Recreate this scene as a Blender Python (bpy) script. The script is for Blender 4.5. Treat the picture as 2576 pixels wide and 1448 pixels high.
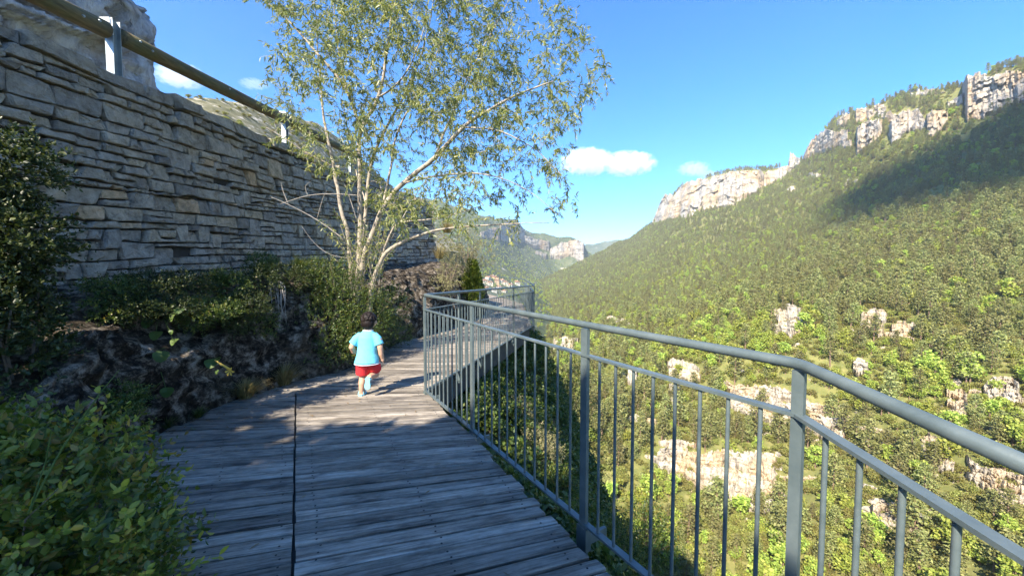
import bpy, bmesh, math, random
import numpy as np
from mathutils import Vector, Matrix

for _o in list(bpy.data.objects):
    bpy.data.objects.remove(_o)
SC = bpy.context.scene
COL = SC.collection
random.seed(7)
rng = np.random.default_rng(7)
R = math.radians

# ------------------------------------------------------------------ camera
CAM_Z = 1.36
FPX, CX, CY = 950.0, 1288.0, 724.0          # focal length and centre of the 2576 x 1448 photograph
PITCH = math.atan(45.0 / 950.0)
cam = bpy.data.cameras.new('camera')
cam.sensor_width = 36.0
cam.lens = 36.0 * FPX / 2576.0
cam.clip_start = 0.02
cam.clip_end = 20000.0
camo = bpy.data.objects.new('camera', cam)
camo.location = (0, 0, CAM_Z)
camo.rotation_euler = (R(90) - PITCH, 0, 0)
COL.objects.link(camo)
SC.camera = camo

# ------------------------------------------------------------------ sky, sun, exposure
SUN_AZ = Vector((-0.53, -0.848, 0)).normalized()   # towards the sun
SUN_EL = R(40)
SUN = Vector((SUN_AZ.x * math.cos(SUN_EL), SUN_AZ.y * math.cos(SUN_EL), math.sin(SUN_EL)))
w = bpy.data.worlds.new('World')
SC.world = w
w.use_nodes = True
nt = w.node_tree
sky = nt.nodes.new('ShaderNodeTexSky')
sky.sky_type = 'NISHITA'
sky.sun_disc = False
sky.sun_elevation = SUN_EL
sky.sun_rotation = math.atan2(SUN_AZ.x, SUN_AZ.y)
sky.altitude = 500
sky.air_density = 1.0
sky.dust_density = 0.0
sky.ozone_density = 10.0
nt.nodes['Background'].inputs['Strength'].default_value = 0.110
skyhs = nt.nodes.new('ShaderNodeHueSaturation')          # the clear, deep blue of the photograph
skyhs.inputs['Saturation'].default_value = 1.13
nt.links.new(sky.outputs[0], skyhs.inputs['Color'])
nt.links.new(skyhs.outputs[0], nt.nodes['Background'].inputs['Color'])
sl = bpy.data.lights.new('sun', 'SUN')
sl.energy = 4.6
sl.angle = R(0.5)
sl.color = (1.0, 0.91, 0.76)
so = bpy.data.objects.new('sun', sl)
so.rotation_euler = SUN.to_track_quat('Z', 'Y').to_euler()
so.location = (-5, -8, 30)
COL.objects.link(so)
SC.view_settings.view_transform = 'Standard'
SC.view_settings.look = 'None'
SC.view_settings.exposure = 1.75
SC.view_settings.gamma = 1.0
SC.view_settings.use_curve_mapping = False
SC.render.engine = 'CYCLES'
SC.cycles.use_denoising = True
SC.cycles.max_bounces = 6
SC.cycles.diffuse_bounces = 3
SC.cycles.glossy_bounces = 2
SC.cycles.transmission_bounces = 3
SC.cycles.transparent_max_bounces = 6
SC.cycles.volume_bounces = 3
SC.cycles.use_adaptive_sampling = True
SC.cycles.adaptive_threshold = 0.02

# ------------------------------------------------------------------ helpers
def ray(px, py):
    px = np.asarray(px, float); py = np.asarray(py, float)
    u = (px - CX) / FPX; v = (CY - py) / FPX
    cp, sp = math.cos(PITCH), math.sin(PITCH)
    return np.stack([u + 0 * v, cp + sp * v + 0 * u, -sp + cp * v + 0 * u], -1)

def unp(px, py, d):
    """the point at forward distance d that the photograph shows at px, py"""
    r = ray(px, py)
    t = np.asarray(d, float) / r[..., 1]
    return r * t[..., None] + np.array([0, 0, CAM_Z])

def U(px, py, d):
    return Vector(unp(px, py, d))

def proj(P):
    P = np.asarray(P, float)
    q = P - np.array([0, 0, CAM_Z])
    cp, sp = math.cos(PITCH), math.sin(PITCH)
    f = q[..., 1] * cp - q[..., 2] * sp
    up = q[..., 1] * sp + q[..., 2] * cp
    f = np.where(np.abs(f) < 1e-6, 1e-6, f)
    return CX + FPX * q[..., 0] / f, CY - FPX * up / f, f

def _hash(ix, iy, iz, seed):
    h = (ix * 374761393 + iy * 668265263 + iz * 2147483647 + seed * 974634777) & 0xFFFFFFFF
    h = ((h ^ (h >> 13)) * 1274126177) & 0xFFFFFFFF
    h = h ^ (h >> 16)
    return (h & 0xFFFFFF) / float(0xFFFFFF)

def vnoise(P, seed=0):
    P = np.asarray(P, float)
    i = np.floor(P).astype(np.int64); f = P - i
    f = f * f * (3 - 2 * f)
    out = 0
    for dx in (0, 1):
        for dy in (0, 1):
            for dz in (0, 1):
                wgt = (f[..., 0] if dx else 1 - f[..., 0]) * (f[..., 1] if dy else 1 - f[..., 1]) * (f[..., 2] if dz else 1 - f[..., 2])
                out = out + wgt * _hash(i[..., 0] + dx, i[..., 1] + dy, i[..., 2] + dz, seed)
    return out * 2 - 1

def fbm(P, octv=4, seed=0, gain=0.5, lac=2.03):
    P = np.asarray(P, float)
    a, s, tot = 1.0, 0, 0.0
    for k in range(octv):
        s = s + a * vnoise(P, seed + k * 17); tot += a
        P = P * lac + 11.3; a *= gain
    return s / tot

def mk(name, V, F, mat=None, parent=None, smooth=False, mats=None, fmat=None):
    """one mesh object from arrays"""
    me = bpy.data.meshes.new(name)
    V = np.asarray(V, np.float32).reshape(-1, 3)
    if isinstance(F, np.ndarray) and F.ndim == 2:
        m, k = F.shape
        me.vertices.add(len(V)); me.vertices.foreach_set('co', V.ravel())
        me.loops.add(m * k); me.loops.foreach_set('vertex_index', F.astype(np.int32).ravel())
        me.polygons.add(m)
        me.polygons.foreach_set('loop_start', np.arange(0, m * k, k, dtype=np.int32))
        me.update(calc_edges=True)
    else:
        me.from_pydata(V.tolist(), [], [list(map(int, f)) for f in F])
        me.update()
    for mm in (mats or ([mat] if mat else [])):
        me.materials.append(mm)
    if fmat is not None:
        me.polygons.foreach_set('material_index', np.asarray(fmat, np.int32))
    if smooth:
        me.polygons.foreach_set('use_smooth', np.ones(len(me.polygons), bool))
    o = bpy.data.objects.new(name, me)
    COL.objects.link(o)
    if parent:
        o.parent = parent
    return o

class MB:
    """collects geometry of one part"""
    def __init__(s):
        s.V = []; s.F = []; s.n = 0
    def add(s, V, F):
        V = np.asarray(V, float).reshape(-1, 3)
        s.V.append(V)
        for f in F:
            s.F.append([int(i) + s.n for i in f])
        s.n += len(V)
    def box(s, c, ax, ay, az, hx, hy, hz, bev=0.0):
        c = np.array(c, float)
        ax, ay, az = [np.array(a, float) for a in (ax, ay, az)]
        V = []
        for sx in (-1, 1):
            for sy in (-1, 1):
                for sz in (-1, 1):
                    V.append(c + ax * hx * sx + ay * hy * sy + az * hz * sz)
        s.add(V, [(0, 1, 3, 2), (4, 6, 7, 5), (0, 4, 5, 1), (2, 3, 7, 6), (0, 2, 6, 4), (1, 5, 7, 3)])
    def aabox(s, a, b):
        a = np.array(a, float); b = np.array(b, float); c = (a + b) / 2; h = (b - a) / 2
        s.box(c, (1, 0, 0), (0, 1, 0), (0, 0, 1), h[0], h[1], h[2])
    def bar(s, a, b, w, h, up=(0, 0, 1)):
        a = np.array(a, float); b = np.array(b, float)
        d = b - a; L = np.linalg.norm(d); d /= L
        up = np.array(up, float); sd = np.cross(d, up); sd /= np.linalg.norm(sd); u2 = np.cross(sd, d)
        s.box((a + b) / 2, d, sd, u2, L / 2, w / 2, h / 2)
    def tube(s, pts, rad, n=8, cap=True):
        pts = [np.array(p, float) for p in pts]
        if np.isscalar(rad):
            rad = [rad] * len(pts)
        V = []; F = []
        ref = None
        for i, p in enumerate(pts):
            t = pts[min(i + 1, len(pts) - 1)] - pts[max(i - 1, 0)]
            t = t / (np.linalg.norm(t) + 1e-9)
            if ref is None:
                ref = np.array([0, 0, 1.0]) if abs(t[2]) < 0.9 else np.array([1.0, 0, 0])
            a = np.cross(t, ref); a /= (np.linalg.norm(a) + 1e-9); b = np.cross(t, a); ref = np.cross(a, t)
            for k in range(n):
                th = 2 * math.pi * k / n
                V.append(p + rad[i] * (a * math.cos(th) + b * math.sin(th)))
        m = len(pts)
        for i in range(m - 1):
            for k in range(n):
                F.append((i * n + k, i * n + (k + 1) % n, (i + 1) * n + (k + 1) % n, (i + 1) * n + k))
        if cap:
            F.append(tuple(range(n - 1, -1, -1))); F.append(tuple((m - 1) * n + k for k in range(n)))
        s.add(V, F)
    def sphere(s, c, r, nu=10, nv=7, noise=0, seed=0):
        c = np.array(c, float); r = np.array(r if not np.isscalar(r) else (r, r, r), float)
        V = [c + r * np.array([0, 0, 1])]
        for j in range(1, nv):
            ph = math.pi * j / nv
            for k in range(nu):
                th = 2 * math.pi * k / nu
                V.append(c + r * np.array([math.sin(ph) * math.cos(th), math.sin(ph) * math.sin(th), math.cos(ph)]))
        V.append(c - r * np.array([0, 0, 1]))
        V = np.array(V)
        if noise:
            V = c + (V - c) * (1 + noise * vnoise(V * 2.3 / max(r), seed))[:, None]
        F = []
        for k in range(nu):
            F.append((0, 1 + k, 1 + (k + 1) % nu))
        for j in range(nv - 2):
            for k in range(nu):
                a = 1 + j * nu + k; b = 1 + j * nu + (k + 1) % nu
                F.append((a, a + nu, b + nu, b))
        e = len(V) - 1; o = 1 + (nv - 2) * nu
        for k in range(nu):
            F.append((e, o + (k + 1) % nu, o + k))
        s.add(V, F)
    def build(s, name, mat, parent=None, smooth=False):
        return mk(name, np.concatenate(s.V) if s.V else np.zeros((0, 3)), s.F, mat, parent, smooth)

def tag(o, label=None, cat=None, group=None, kind=None):
    if label: o['label'] = label
    if cat: o['category'] = cat
    if group: o['group'] = group
    if kind: o['kind'] = kind
    return o

def empty(name, loc=(0, 0, 0), rz=0):
    o = bpy.data.objects.new(name, None)
    o.location = loc; o.rotation_euler = (0, 0, rz)
    o.empty_display_size = 0.1
    COL.objects.link(o)
    return o

def under(o, root):
    """parent a mesh given in world coordinates to a root that stands elsewhere (no rotation)"""
    o.parent = root
    o.matrix_parent_inverse = Matrix.Translation(-Vector(root.location))
    return o

# ------------------------------------------------------------------ materials
def new_mat(name):
    m = bpy.data.materials.new(name)
    m.use_nodes = True
    n = m.node_tree.nodes; l = m.node_tree.links
    b = n['Principled BSDF']
    return m, n, l, b

def ramp(n, stops, interp='LINEAR'):
    r = n.new('ShaderNodeValToRGB')
    r.color_ramp.interpolation = interp
    e = r.color_ramp.elements
    while len(e) > 1:
        e.remove(e[-1])
    e[0].position = stops[0][0]; e[0].color = (*stops[0][1], 1)
    for p, c in stops[1:]:
        x = e.new(p); x.color = (*c, 1)
    return r

def tex_noise(n, l, vec, scale, detail=5, rough=0.55, dist=0.0):
    t = n.new('ShaderNodeTexNoise')
    t.inputs['Scale'].default_value = scale
    t.inputs['Detail'].default_value = detail
    t.inputs['Roughness'].default_value = rough
    t.inputs['Distortion'].default_value = dist
    if vec is not None:
        l.new(vec, t.inputs['Vector'])
    return t

def coords(n, l, scale=(1, 1, 1), kind='Object', rot=(0, 0, 0)):
    tc = n.new('ShaderNodeTexCoord')
    mp = n.new('ShaderNodeMapping')
    mp.inputs['Scale'].default_value = scale
    mp.inputs['Rotation'].default_value = rot
    l.new(tc.outputs[kind], mp.inputs['Vector'])
    return mp.outputs['Vector']

def mixc(n, l, fac, a, b, mode='MIX'):
    m = n.new('ShaderNodeMix'); m.data_type = 'RGBA'; m.blend_type = mode
    for s, v in ((m.inputs[0], fac), (m.inputs[6], a), (m.inputs[7], b)):
        if isinstance(v, (int, float)):
            s.default_value = v
        elif isinstance(v, tuple):
            s.default_value = (*v, 1)
        else:
            l.new(v, s)
    return m.outputs[2]

def math_n(n, l, op, a, b=None, clamp=False):
    m = n.new('ShaderNodeMath'); m.operation = op; m.use_clamp = clamp
    for s, v in ((m.inputs[0], a), (m.inputs[1], b)):
        if v is None: continue
        if isinstance(v, (int, float)): s.default_value = v
        else: l.new(v, s)
    return m.outputs[0]

def bump(n, l, b, h, strength, dist):
    bp = n.new('ShaderNodeBump')
    bp.inputs['Strength'].default_value = strength
    bp.inputs['Distance'].default_value = dist
    l.new(h, bp.inputs['Height'])
    l.new(bp.outputs[0], b.inputs['Normal'])
    return bp

def rand_island(n, l):
    """a number that differs from piece to piece"""
    g = n.new('ShaderNodeNewGeometry'); oi = n.new('ShaderNodeObjectInfo')
    s = math_n(n, l, 'ADD', g.outputs['Random Per Island'], oi.outputs['Random'])
    return math_n(n, l, 'FRACT', s)

def mat_simple(name, col, rough=0.6, metallic=0.0, var=0.15, scale=20, bmp=0.0, bdist=0.002):
    m, n, l, b = new_mat(name)
    v = coords(n, l)
    t = tex_noise(n, l, v, scale)
    d = tuple(c * (1 - var) for c in col); u = tuple(min(1, c * (1 + var)) for c in col)
    r = ramp(n, [(0.3, d), (0.7, u)])
    l.new(t.outputs[0], r.inputs[0]); l.new(r.outputs[0], b.inputs['Base Color'])
    b.inputs['Roughness'].default_value = rough
    b.inputs['Metallic'].default_value = metallic
    if bmp:
        bump(n, l, b, t.outputs[0], bmp, bdist)
    return m

def mat_leaf(name, cols, trans=0.35, rough=0.5, gloss=0.3, objrand=False):
    """leaves: colour differs from leaf to leaf, light passes through"""
    m, n, l, b = new_mat(name)
    rnd = rand_island(n, l)
    k = len(cols)
    r = ramp(n, [(i / max(1, k - 1), c) for i, c in enumerate(cols)])
    l.new(rnd, r.inputs[0])
    colr = r.outputs[0]
    if objrand:
        oi = n.new('ShaderNodeObjectInfo')
        hs = n.new('ShaderNodeHueSaturation')
        l.new(math_n(n, l, 'ADD', math_n(n, l, 'MULTIPLY', oi.outputs['Random'], 0.05), 0.475), hs.inputs['Hue'])
        l.new(math_n(n, l, 'ADD', math_n(n, l, 'MULTIPLY', oi.outputs['Random'], 0.5), 0.78), hs.inputs['Value'])
        l.new(colr, hs.inputs['Color'])
        colr = hs.outputs[0]
    l.new(colr, b.inputs['Base Color'])
    b.inputs['Roughness'].default_value = rough
    b.inputs['Specular IOR Level'].default_value = gloss
    tr = n.new('ShaderNodeBsdfTranslucent')
    hs2 = n.new('ShaderNodeHueSaturation')
    hs2.inputs['Value'].default_value = 1.5; hs2.inputs['Saturation'].default_value = 1.1
    l.new(colr, hs2.inputs['Color']); l.new(hs2.outputs[0], tr.inputs['Color'])
    mx = n.new('ShaderNodeMixShader'); mx.inputs[0].default_value = trans
    l.new(b.outputs[0], mx.inputs[1]); l.new(tr.outputs[0], mx.inputs[2])
    l.new(mx.outputs[0], n['Material Output'].inputs['Surface'])
    return m

# ================================================================== MATERIALS OF THE LAND
def mat_terrain(name, stops, scale, scale2, rock=None, rock_amt=0.62):
    m, n, l, b = new_mat(name)
    v = coords(n, l)
    t1 = tex_noise(n, l, v, scale, 8, 0.62); t2 = tex_noise(n, l, v, scale2, 4, 0.6)
    f = math_n(n, l, 'ADD', math_n(n, l, 'MULTIPLY', t1.outputs[0], 0.65), math_n(n, l, 'MULTIPLY', t2.outputs[0], 0.35))
    r = ramp(n, stops); l.new(f, r.inputs[0])
    c = r.outputs[0]
    if rock:
        t3 = tex_noise(n, l, coords(n, l, (1, 1, 2.2)), scale * 0.8, 7, 0.7)
        rr = ramp(n, [(rock_amt, (0, 0, 0)), (rock_amt + 0.05, (1, 1, 1))]); l.new(t3.outputs[0], rr.inputs[0])
        c = mixc(n, l, rr.outputs[0], c, rock)
    l.new(c, b.inputs['Base Color'])
    b.inputs['Roughness'].default_value = 0.95
    b.inputs['Specular IOR Level'].default_value = 0.1
    bump(n, l, b, t1.outputs[0], 0.6, 1.0 / scale * 0.2)
    return m

def mat_limestone(name, s, pale=(0.50, 0.45, 0.37), grey=(0.29, 0.27, 0.25), ochre=(0.38, 0.26, 0.135), green=(0.10, 0.12, 0.05), och=0.52):
    m, n, l, b = new_mat(name)
    v = coords(n, l, (1, 1, 0.35))
    t = tex_noise(n, l, v, 1.1 * s, 8, 0.68, 0.4)
    r = ramp(n, [(0.28, tuple(c * 0.45 for c in grey)), (0.42, grey), (0.55, pale), (0.75, tuple(c * 1.1 for c in pale))])
    l.new(t.outputs[0], r.inputs[0])
    t2 = tex_noise(n, l, coords(n, l, (1, 1, 0.6)), 0.22 * s, 4, 0.6)
    r2 = ramp(n, [(och, (0, 0, 0)), (och + 0.14, (1, 1, 1))]); l.new(t2.outputs[0], r2.inputs[0])
    c = mixc(n, l, math_n(n, l, 'MULTIPLY', r2.outputs[0], 0.75), r.outputs[0], ochre)
    # dark water streaks
    t3 = tex_noise(n, l, coords(n, l, (1, 1, 0.06)), 1.6 * s, 4, 0.6)
    r3 = ramp(n, [(0.28, (0.6, 0.59, 0.58)), (0.46, (1, 1, 1))]); l.new(t3.outputs[0], r3.inputs[0])
    c = mixc(n, l, 1.0, c, r3.outputs[0], 'MULTIPLY')
    # bands of strata
    t4 = tex_noise(n, l, coords(n, l, (0.12, 0.12, 1.0)), 0.9 * s, 3, 0.6)
    r4 = ramp(n, [(0.36, (0.5, 0.48, 0.45)), (0.46, (1, 1, 1))]); l.new(t4.outputs[0], r4.inputs[0])
    c = mixc(n, l, 0.7, c, mixc(n, l, 1.0, c, r4.outputs[0], 'MULTIPLY'))
    # plants on ledges
    t5 = tex_noise(n, l, coords(n, l, (1, 1, 1.4)), 0.5 * s, 6, 0.7)
    r5 = ramp(n, [(0.64, (0, 0, 0)), (0.69, (1, 1, 1))]); l.new(t5.outputs[0], r5.inputs[0])
    c = mixc(n, l, r5.outputs[0], c, green)
    l.new(c, b.inputs['Base Color'])
    b.inputs['Roughness'].default_value = 0.92
    b.inputs['Specular IOR Level'].default_value = 0.15
    bump(n, l, b, t.outputs[0], 0.9, 0.9 / s)
    return m

M_hill = mat_terrain('hill scrub', [(0.30, (0.085, 0.095, 0.030)), (0.45, (0.13, 0.138, 0.045)), (0.58, (0.19, 0.18, 0.065)), (0.74, (0.31, 0.27, 0.13))], 0.35, 0.03)
M_farhill = mat_terrain('far scrub', [(0.30, (0.035, 0.052, 0.026)), (0.5, (0.075, 0.092, 0.045)), (0.7, (0.15, 0.15, 0.085))], 0.035, 0.006, (0.42, 0.38, 0.31), 0.60)
M_lefthill = mat_terrain('rocky scrub', [(0.30, (0.06, 0.065, 0.03)), (0.5, (0.16, 0.15, 0.085)), (0.7, (0.34, 0.30, 0.22))], 0.25, 0.05, (0.45, 0.41, 0.34), 0.56)
M_near = mat_terrain('slope earth', [(0.3, (0.03, 0.035, 0.012)), (0.5, (0.08, 0.085, 0.03)), (0.7, (0.18, 0.15, 0.08))], 1.2, 0.25)
M_valley = mat_terrain('valley floor', [(0.3, (0.04, 0.06, 0.02)), (0.6, (0.08, 0.10, 0.035))], 0.02, 0.004)
M_cliff_far = mat_limestone('limestone far', 0.035, pale=(0.40, 0.36, 0.30), grey=(0.24, 0.225, 0.21), ochre=(0.40, 0.28, 0.17), och=0.47)
M_cliff = mat_limestone('limestone ridge', 0.09, pale=(0.48, 0.43, 0.355), grey=(0.31, 0.285, 0.26), ochre=(0.48, 0.34, 0.19), och=0.47)
M_cliff_near = mat_limestone('limestone near', 0.5, pale=(0.54, 0.48, 0.39), grey=(0.36, 0.32, 0.265), ochre=(0.50, 0.37, 0.22), och=0.46)
M_cliff_shade = mat_limestone('limestone grey', 0.35, pale=(0.50, 0.46, 0.45), grey=(0.30, 0.28, 0.28), ochre=(0.40, 0.27, 0.18), och=0.58)

# ================================================================== THE LAND
g = mk('ground', [(-5500, -5500, -96), (5500, -5500, -96), (5500, 5500, -96), (-5500, 5500, -96)], [(0, 1, 2, 3)], M_valley)
tag(g, kind='structure')

class Hill:
    """a slope through measured points: distance as a smooth function over the view"""
    def __init__(s, ctrl, ridge):
        c = np.array(ctrl, float)
        s.X = c[:, :2] / 400.0
        y = np.log(c[:, 2])
        n = len(c)
        K = s._phi(np.linalg.norm(s.X[:, None] - s.X[None], axis=2)) + np.eye(n) * 0.002
        Pm = np.concatenate([np.ones((n, 1)), s.X], 1)
        A = np.zeros((n + 3, n + 3)); A[:n, :n] = K; A[:n, n:] = Pm; A[n:, :n] = Pm.T
        s.w = np.linalg.solve(A, np.concatenate([y, np.zeros(3)]))
        s.ridge = np.array(ridge, float)
    def _phi(s, r):
        return r * r * np.log(r + 1e-9)
    def D(s, px, py):
        px, py = np.broadcast_arrays(np.asarray(px, float), np.asarray(py, float))
        q = np.stack([px.ravel(), py.ravel()], 1) / 400.0
        K = s._phi(np.linalg.norm(q[:, None] - s.X[None], axis=2))
        v = K @ s.w[:-3] + s.w[-3] + q @ s.w[-2:]
        return np.exp(v).reshape(px.shape)
    def ry(s, px):
        return np.interp(px, s.ridge[:, 0], s.ridge[:, 1])
    def mesh(s, name, x0, x1, nx, yb, ny, mat, amp=0.015, seed=3, back=(120, 700)):
        px = np.linspace(x0, x1, nx)
        t = np.linspace(0, 1, ny) ** 1.25
        yr = s.ry(px)
        PX = np.repeat(px[:, None], ny, 1)
        PY = yr[:, None] + (yb - yr[:, None]) * t[None]
        d = s.D(PX, PY)
        P = unp(PX, PY, d)
        nz = fbm(P / 70.0, 5, seed)
        P = P + np.array([0, 0, 1.0]) * (nz * amp * d)[..., None]
        rad = P[:, 0] * np.array([1, 1, 0.0]); rad /= np.linalg.norm(rad, axis=1)[:, None]
        b1 = P[:, 0] + rad * back[0] + np.array([0, 0, -back[0] * 0.12])
        b2 = P[:, 0] + rad * back[1] + np.array([0, 0, -back[1] * 0.35])
        P = np.concatenate([b2[:, None], b1[:, None], P], 1)
        n2 = ny + 2
        I = np.arange(nx * n2).reshape(nx, n2)
        F = np.stack([I[:-1, :-1], I[:-1, 1:], I[1:, 1:], I[1:, :-1]], -1).reshape(-1, 4)
        o = mk(name, P.reshape(-1, 3), F, mat, smooth=True)
        tag(o, kind='structure')
        s.P = P; s.F = F
        return o
    def sample(s, n, seed=0, f0=10, f1=1e9, dens=None):
        V = s.P.reshape(-1, 3); T = np.concatenate([s.F[:, [0, 1, 2]], s.F[:, [0, 2, 3]]])
        a, b, c = V[T[:, 0]], V[T[:, 1]], V[T[:, 2]]
        ar = np.linalg.norm(np.cross(b - a, c - a), axis=1) / 2
        ctr = (a + b + c) / 3
        X, Y, f = proj(ctr)
        ok = (f > f0) & (f < f1) & (X < 2700) & (Y < 1560) & (Y > -50)
        ar = ar * ok
        s.area = ar.sum()
        if dens: n = min(n, int(s.area * dens))
        r = np.random.default_rng(seed)
        i = r.choice(len(T), n, p=ar / ar.sum())
        u, v = r.random(n), r.random(n); sw = u + v > 1; u[sw] = 1 - u[sw]; v[sw] = 1 - v[sw]
        return a[i] + (b[i] - a[i]) * u[:, None] + (c[i] - a[i]) * v[:, None]

ridgeR = [(1200, 790), (1300, 740), (1345, 716), (1400, 690), (1480, 650), (1580, 603), (1644, 560), (1680, 505), (1720, 465), (1830, 432), (1917, 425), (1985, 418),
          (2020, 400), (2040, 362), (2075, 328), (2110, 292), (2200, 266), (2300, 232), (2420, 219), (2440, 195), (2480, 183), (2576, 160), (2800, 110), (3100, 60)]
hillR = Hill([(1200, 790, 1100), (1345, 716, 1500), (1480, 650, 1550), (1580, 603, 1600), (1660, 545, 1400), (1830, 440, 1150), (1980, 425, 1000), (2030, 380, 930), (2110, 300, 800),
              (2300, 235, 650), (2430, 215, 560), (2576, 165, 480), (2800, 110, 400), (3100, 60, 330),
              (1400, 760, 800), (1400, 850, 420), (1500, 750, 750), (1600, 700, 800), (1700, 640, 850), (1700, 760, 480), (1850, 700, 480), (1850, 560, 800),
              (2000, 520, 700), (2000, 650, 430), (2200, 450, 520), (2200, 600, 340), (2400, 400, 400), (2400, 600, 260), (2576, 400, 330), (2576, 600, 220), (2800, 600, 190), (3100, 600, 160),
              (1400, 1000, 230), (1500, 900, 250), (1600, 850, 260), (1800, 800, 230), (2000, 780, 200), (2300, 780, 170), (2576, 780, 150), (1500, 1100, 160), (1700, 950, 180),
              (1900, 950, 165), (2100, 1000, 145), (2400, 950, 130), (2576, 950, 120), (1700, 1150, 140), (1900, 1200, 128), (2200, 1200, 110), (2576, 1200, 92), (1500, 1448, 105),
              (1800, 1448, 100), (2200, 1448, 85), (2576, 1448, 72), (2200, 1700, 72), (1500, 1700, 88), (2900, 1448, 62), (2900, 1000, 98), (1250, 1000, 330), (1250, 1448, 130)], ridgeR)
hillR.mesh('hillside_terrain', 1200, 3050, 240, 1750, 130, M_hill, 0.012)

ridgeF = [(700, 420), (900, 470), (1000, 490), (1100, 505), (1200, 535), (1262, 552), (1290, 552), (1312, 575), (1380, 588), (1440, 600), (1466, 608), (1474, 630), (1500, 652), (1560, 690)]
hillF = Hill([(700, 420, 1500), (1100, 505, 1700), (1270, 550, 2000), (1380, 588, 2200), (1466, 608, 2300), (1560, 690, 2200), (1100, 600, 1000), (1200, 620, 1200), (1300, 640, 1750), (1420, 650, 2100),
              (1216, 700, 760), (1240, 745, 560), (1280, 720, 800), (1330, 705, 1300), (1345, 740, 800), (1100, 760, 420), (1250, 840, 380), (1400, 720, 1700), (700, 700, 700), (700, 840, 420), (1450, 760, 900), (1450, 850, 500)], ridgeF)
hillF.mesh('far_slope_terrain', 700, 1560, 150, 850, 90, M_farhill, 0.012, 11)

ridgeG = [(1350, 640), (1440, 622), (1500, 610), (1540, 604), (1580, 602), (1640, 615), (1700, 640)]
hillG = Hill([(1350, 640, 3600), (1500, 610, 3900), (1580, 602, 4000), (1700, 640, 3900), (1350, 700, 3000), (1500, 690, 3100), (1700, 700, 3100)], ridgeG)
hillG.mesh('distant_hill_terrain', 1350, 1700, 50, 700, 20, M_farhill, 0.006, 5)

ridgeL = [(180, 300), (380, 250), (470, 245), (520, 246), (580, 256), (640, 262), (720, 285), (800, 310), (880, 370), (1000, 480), (1100, 570), (1200, 650)]
hillL = Hill([(180, 300, 130), (380, 250, 140), (520, 246, 160), (640, 262, 190), (800, 300, 260), (1000, 400, 420), (1200, 560, 600), (180, 600, 70), (520, 600, 80), (900, 600, 160), (1200, 640, 330)], ridgeL)
hillL.mesh('roadside_slope_terrain', 180, 1200, 110, 640, 40, M_lefthill, 0.02, 21, (20, 80))

# slope that drops away under the boardwalk on the gorge side
def x_edge(y):
    return np.interp(y, [-40, 0, 1.2, 4.1, 6, 10, 16, 24, 40, 80, 140], [1.2, 0.75, 0.75, -1.0, -0.9, -0.6, -0.2, -2.4, -9, -30, -60])
gx = np.concatenate([np.linspace(-6, 8, 85), np.linspace(8.5, 30, 35), np.linspace(32, 100, 25)])
gy = np.concatenate([np.linspace(-30, -2, 15), np.linspace(-1.5, 14, 90), np.linspace(15, 60, 40), np.linspace(64, 150, 20)])
GX, GY = np.meshgrid(gx, gy, indexing='ij')
H = GX - x_edge(GY)
GZ = np.interp(H, [-8, -1.5, 0, 0.5, 1.3, 2.2, 4.5, 10, 25, 60, 130], [-0.5, -0.5, -0.42, -0.65, -1.6, -3.8, -10, -22, -46, -84, -99])
NP = np.stack([GX, GY, GZ], -1)
GZ = GZ + fbm(NP * 0.7, 4, 9) * np.clip(0.12 + 0.05 * np.abs(GZ), 0, 1.6)
GZ = np.where(H < 0.1, np.minimum(GZ, -0.3), GZ)
NP = np.stack([GX, GY, GZ], -1)
I = np.arange(GX.size).reshape(GX.shape)
F = np.stack([I[:-1, :-1], I[1:, :-1], I[1:, 1:], I[:-1, 1:]], -1).reshape(-1, 4)
tag(mk('gorge_slope_terrain', NP.reshape(-1, 3), F, M_near, smooth=True), kind='structure')
def slope_z(x, y):
    h = x - float(x_edge(y))
    return float(np.interp(h, [-8, -1.5, 0, 0.5, 1.3, 2.2, 4.5, 10, 25, 60, 130], [-0.5, -0.5, -0.42, -0.65, -1.6, -3.8, -10, -22, -46, -84, -99]))

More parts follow.
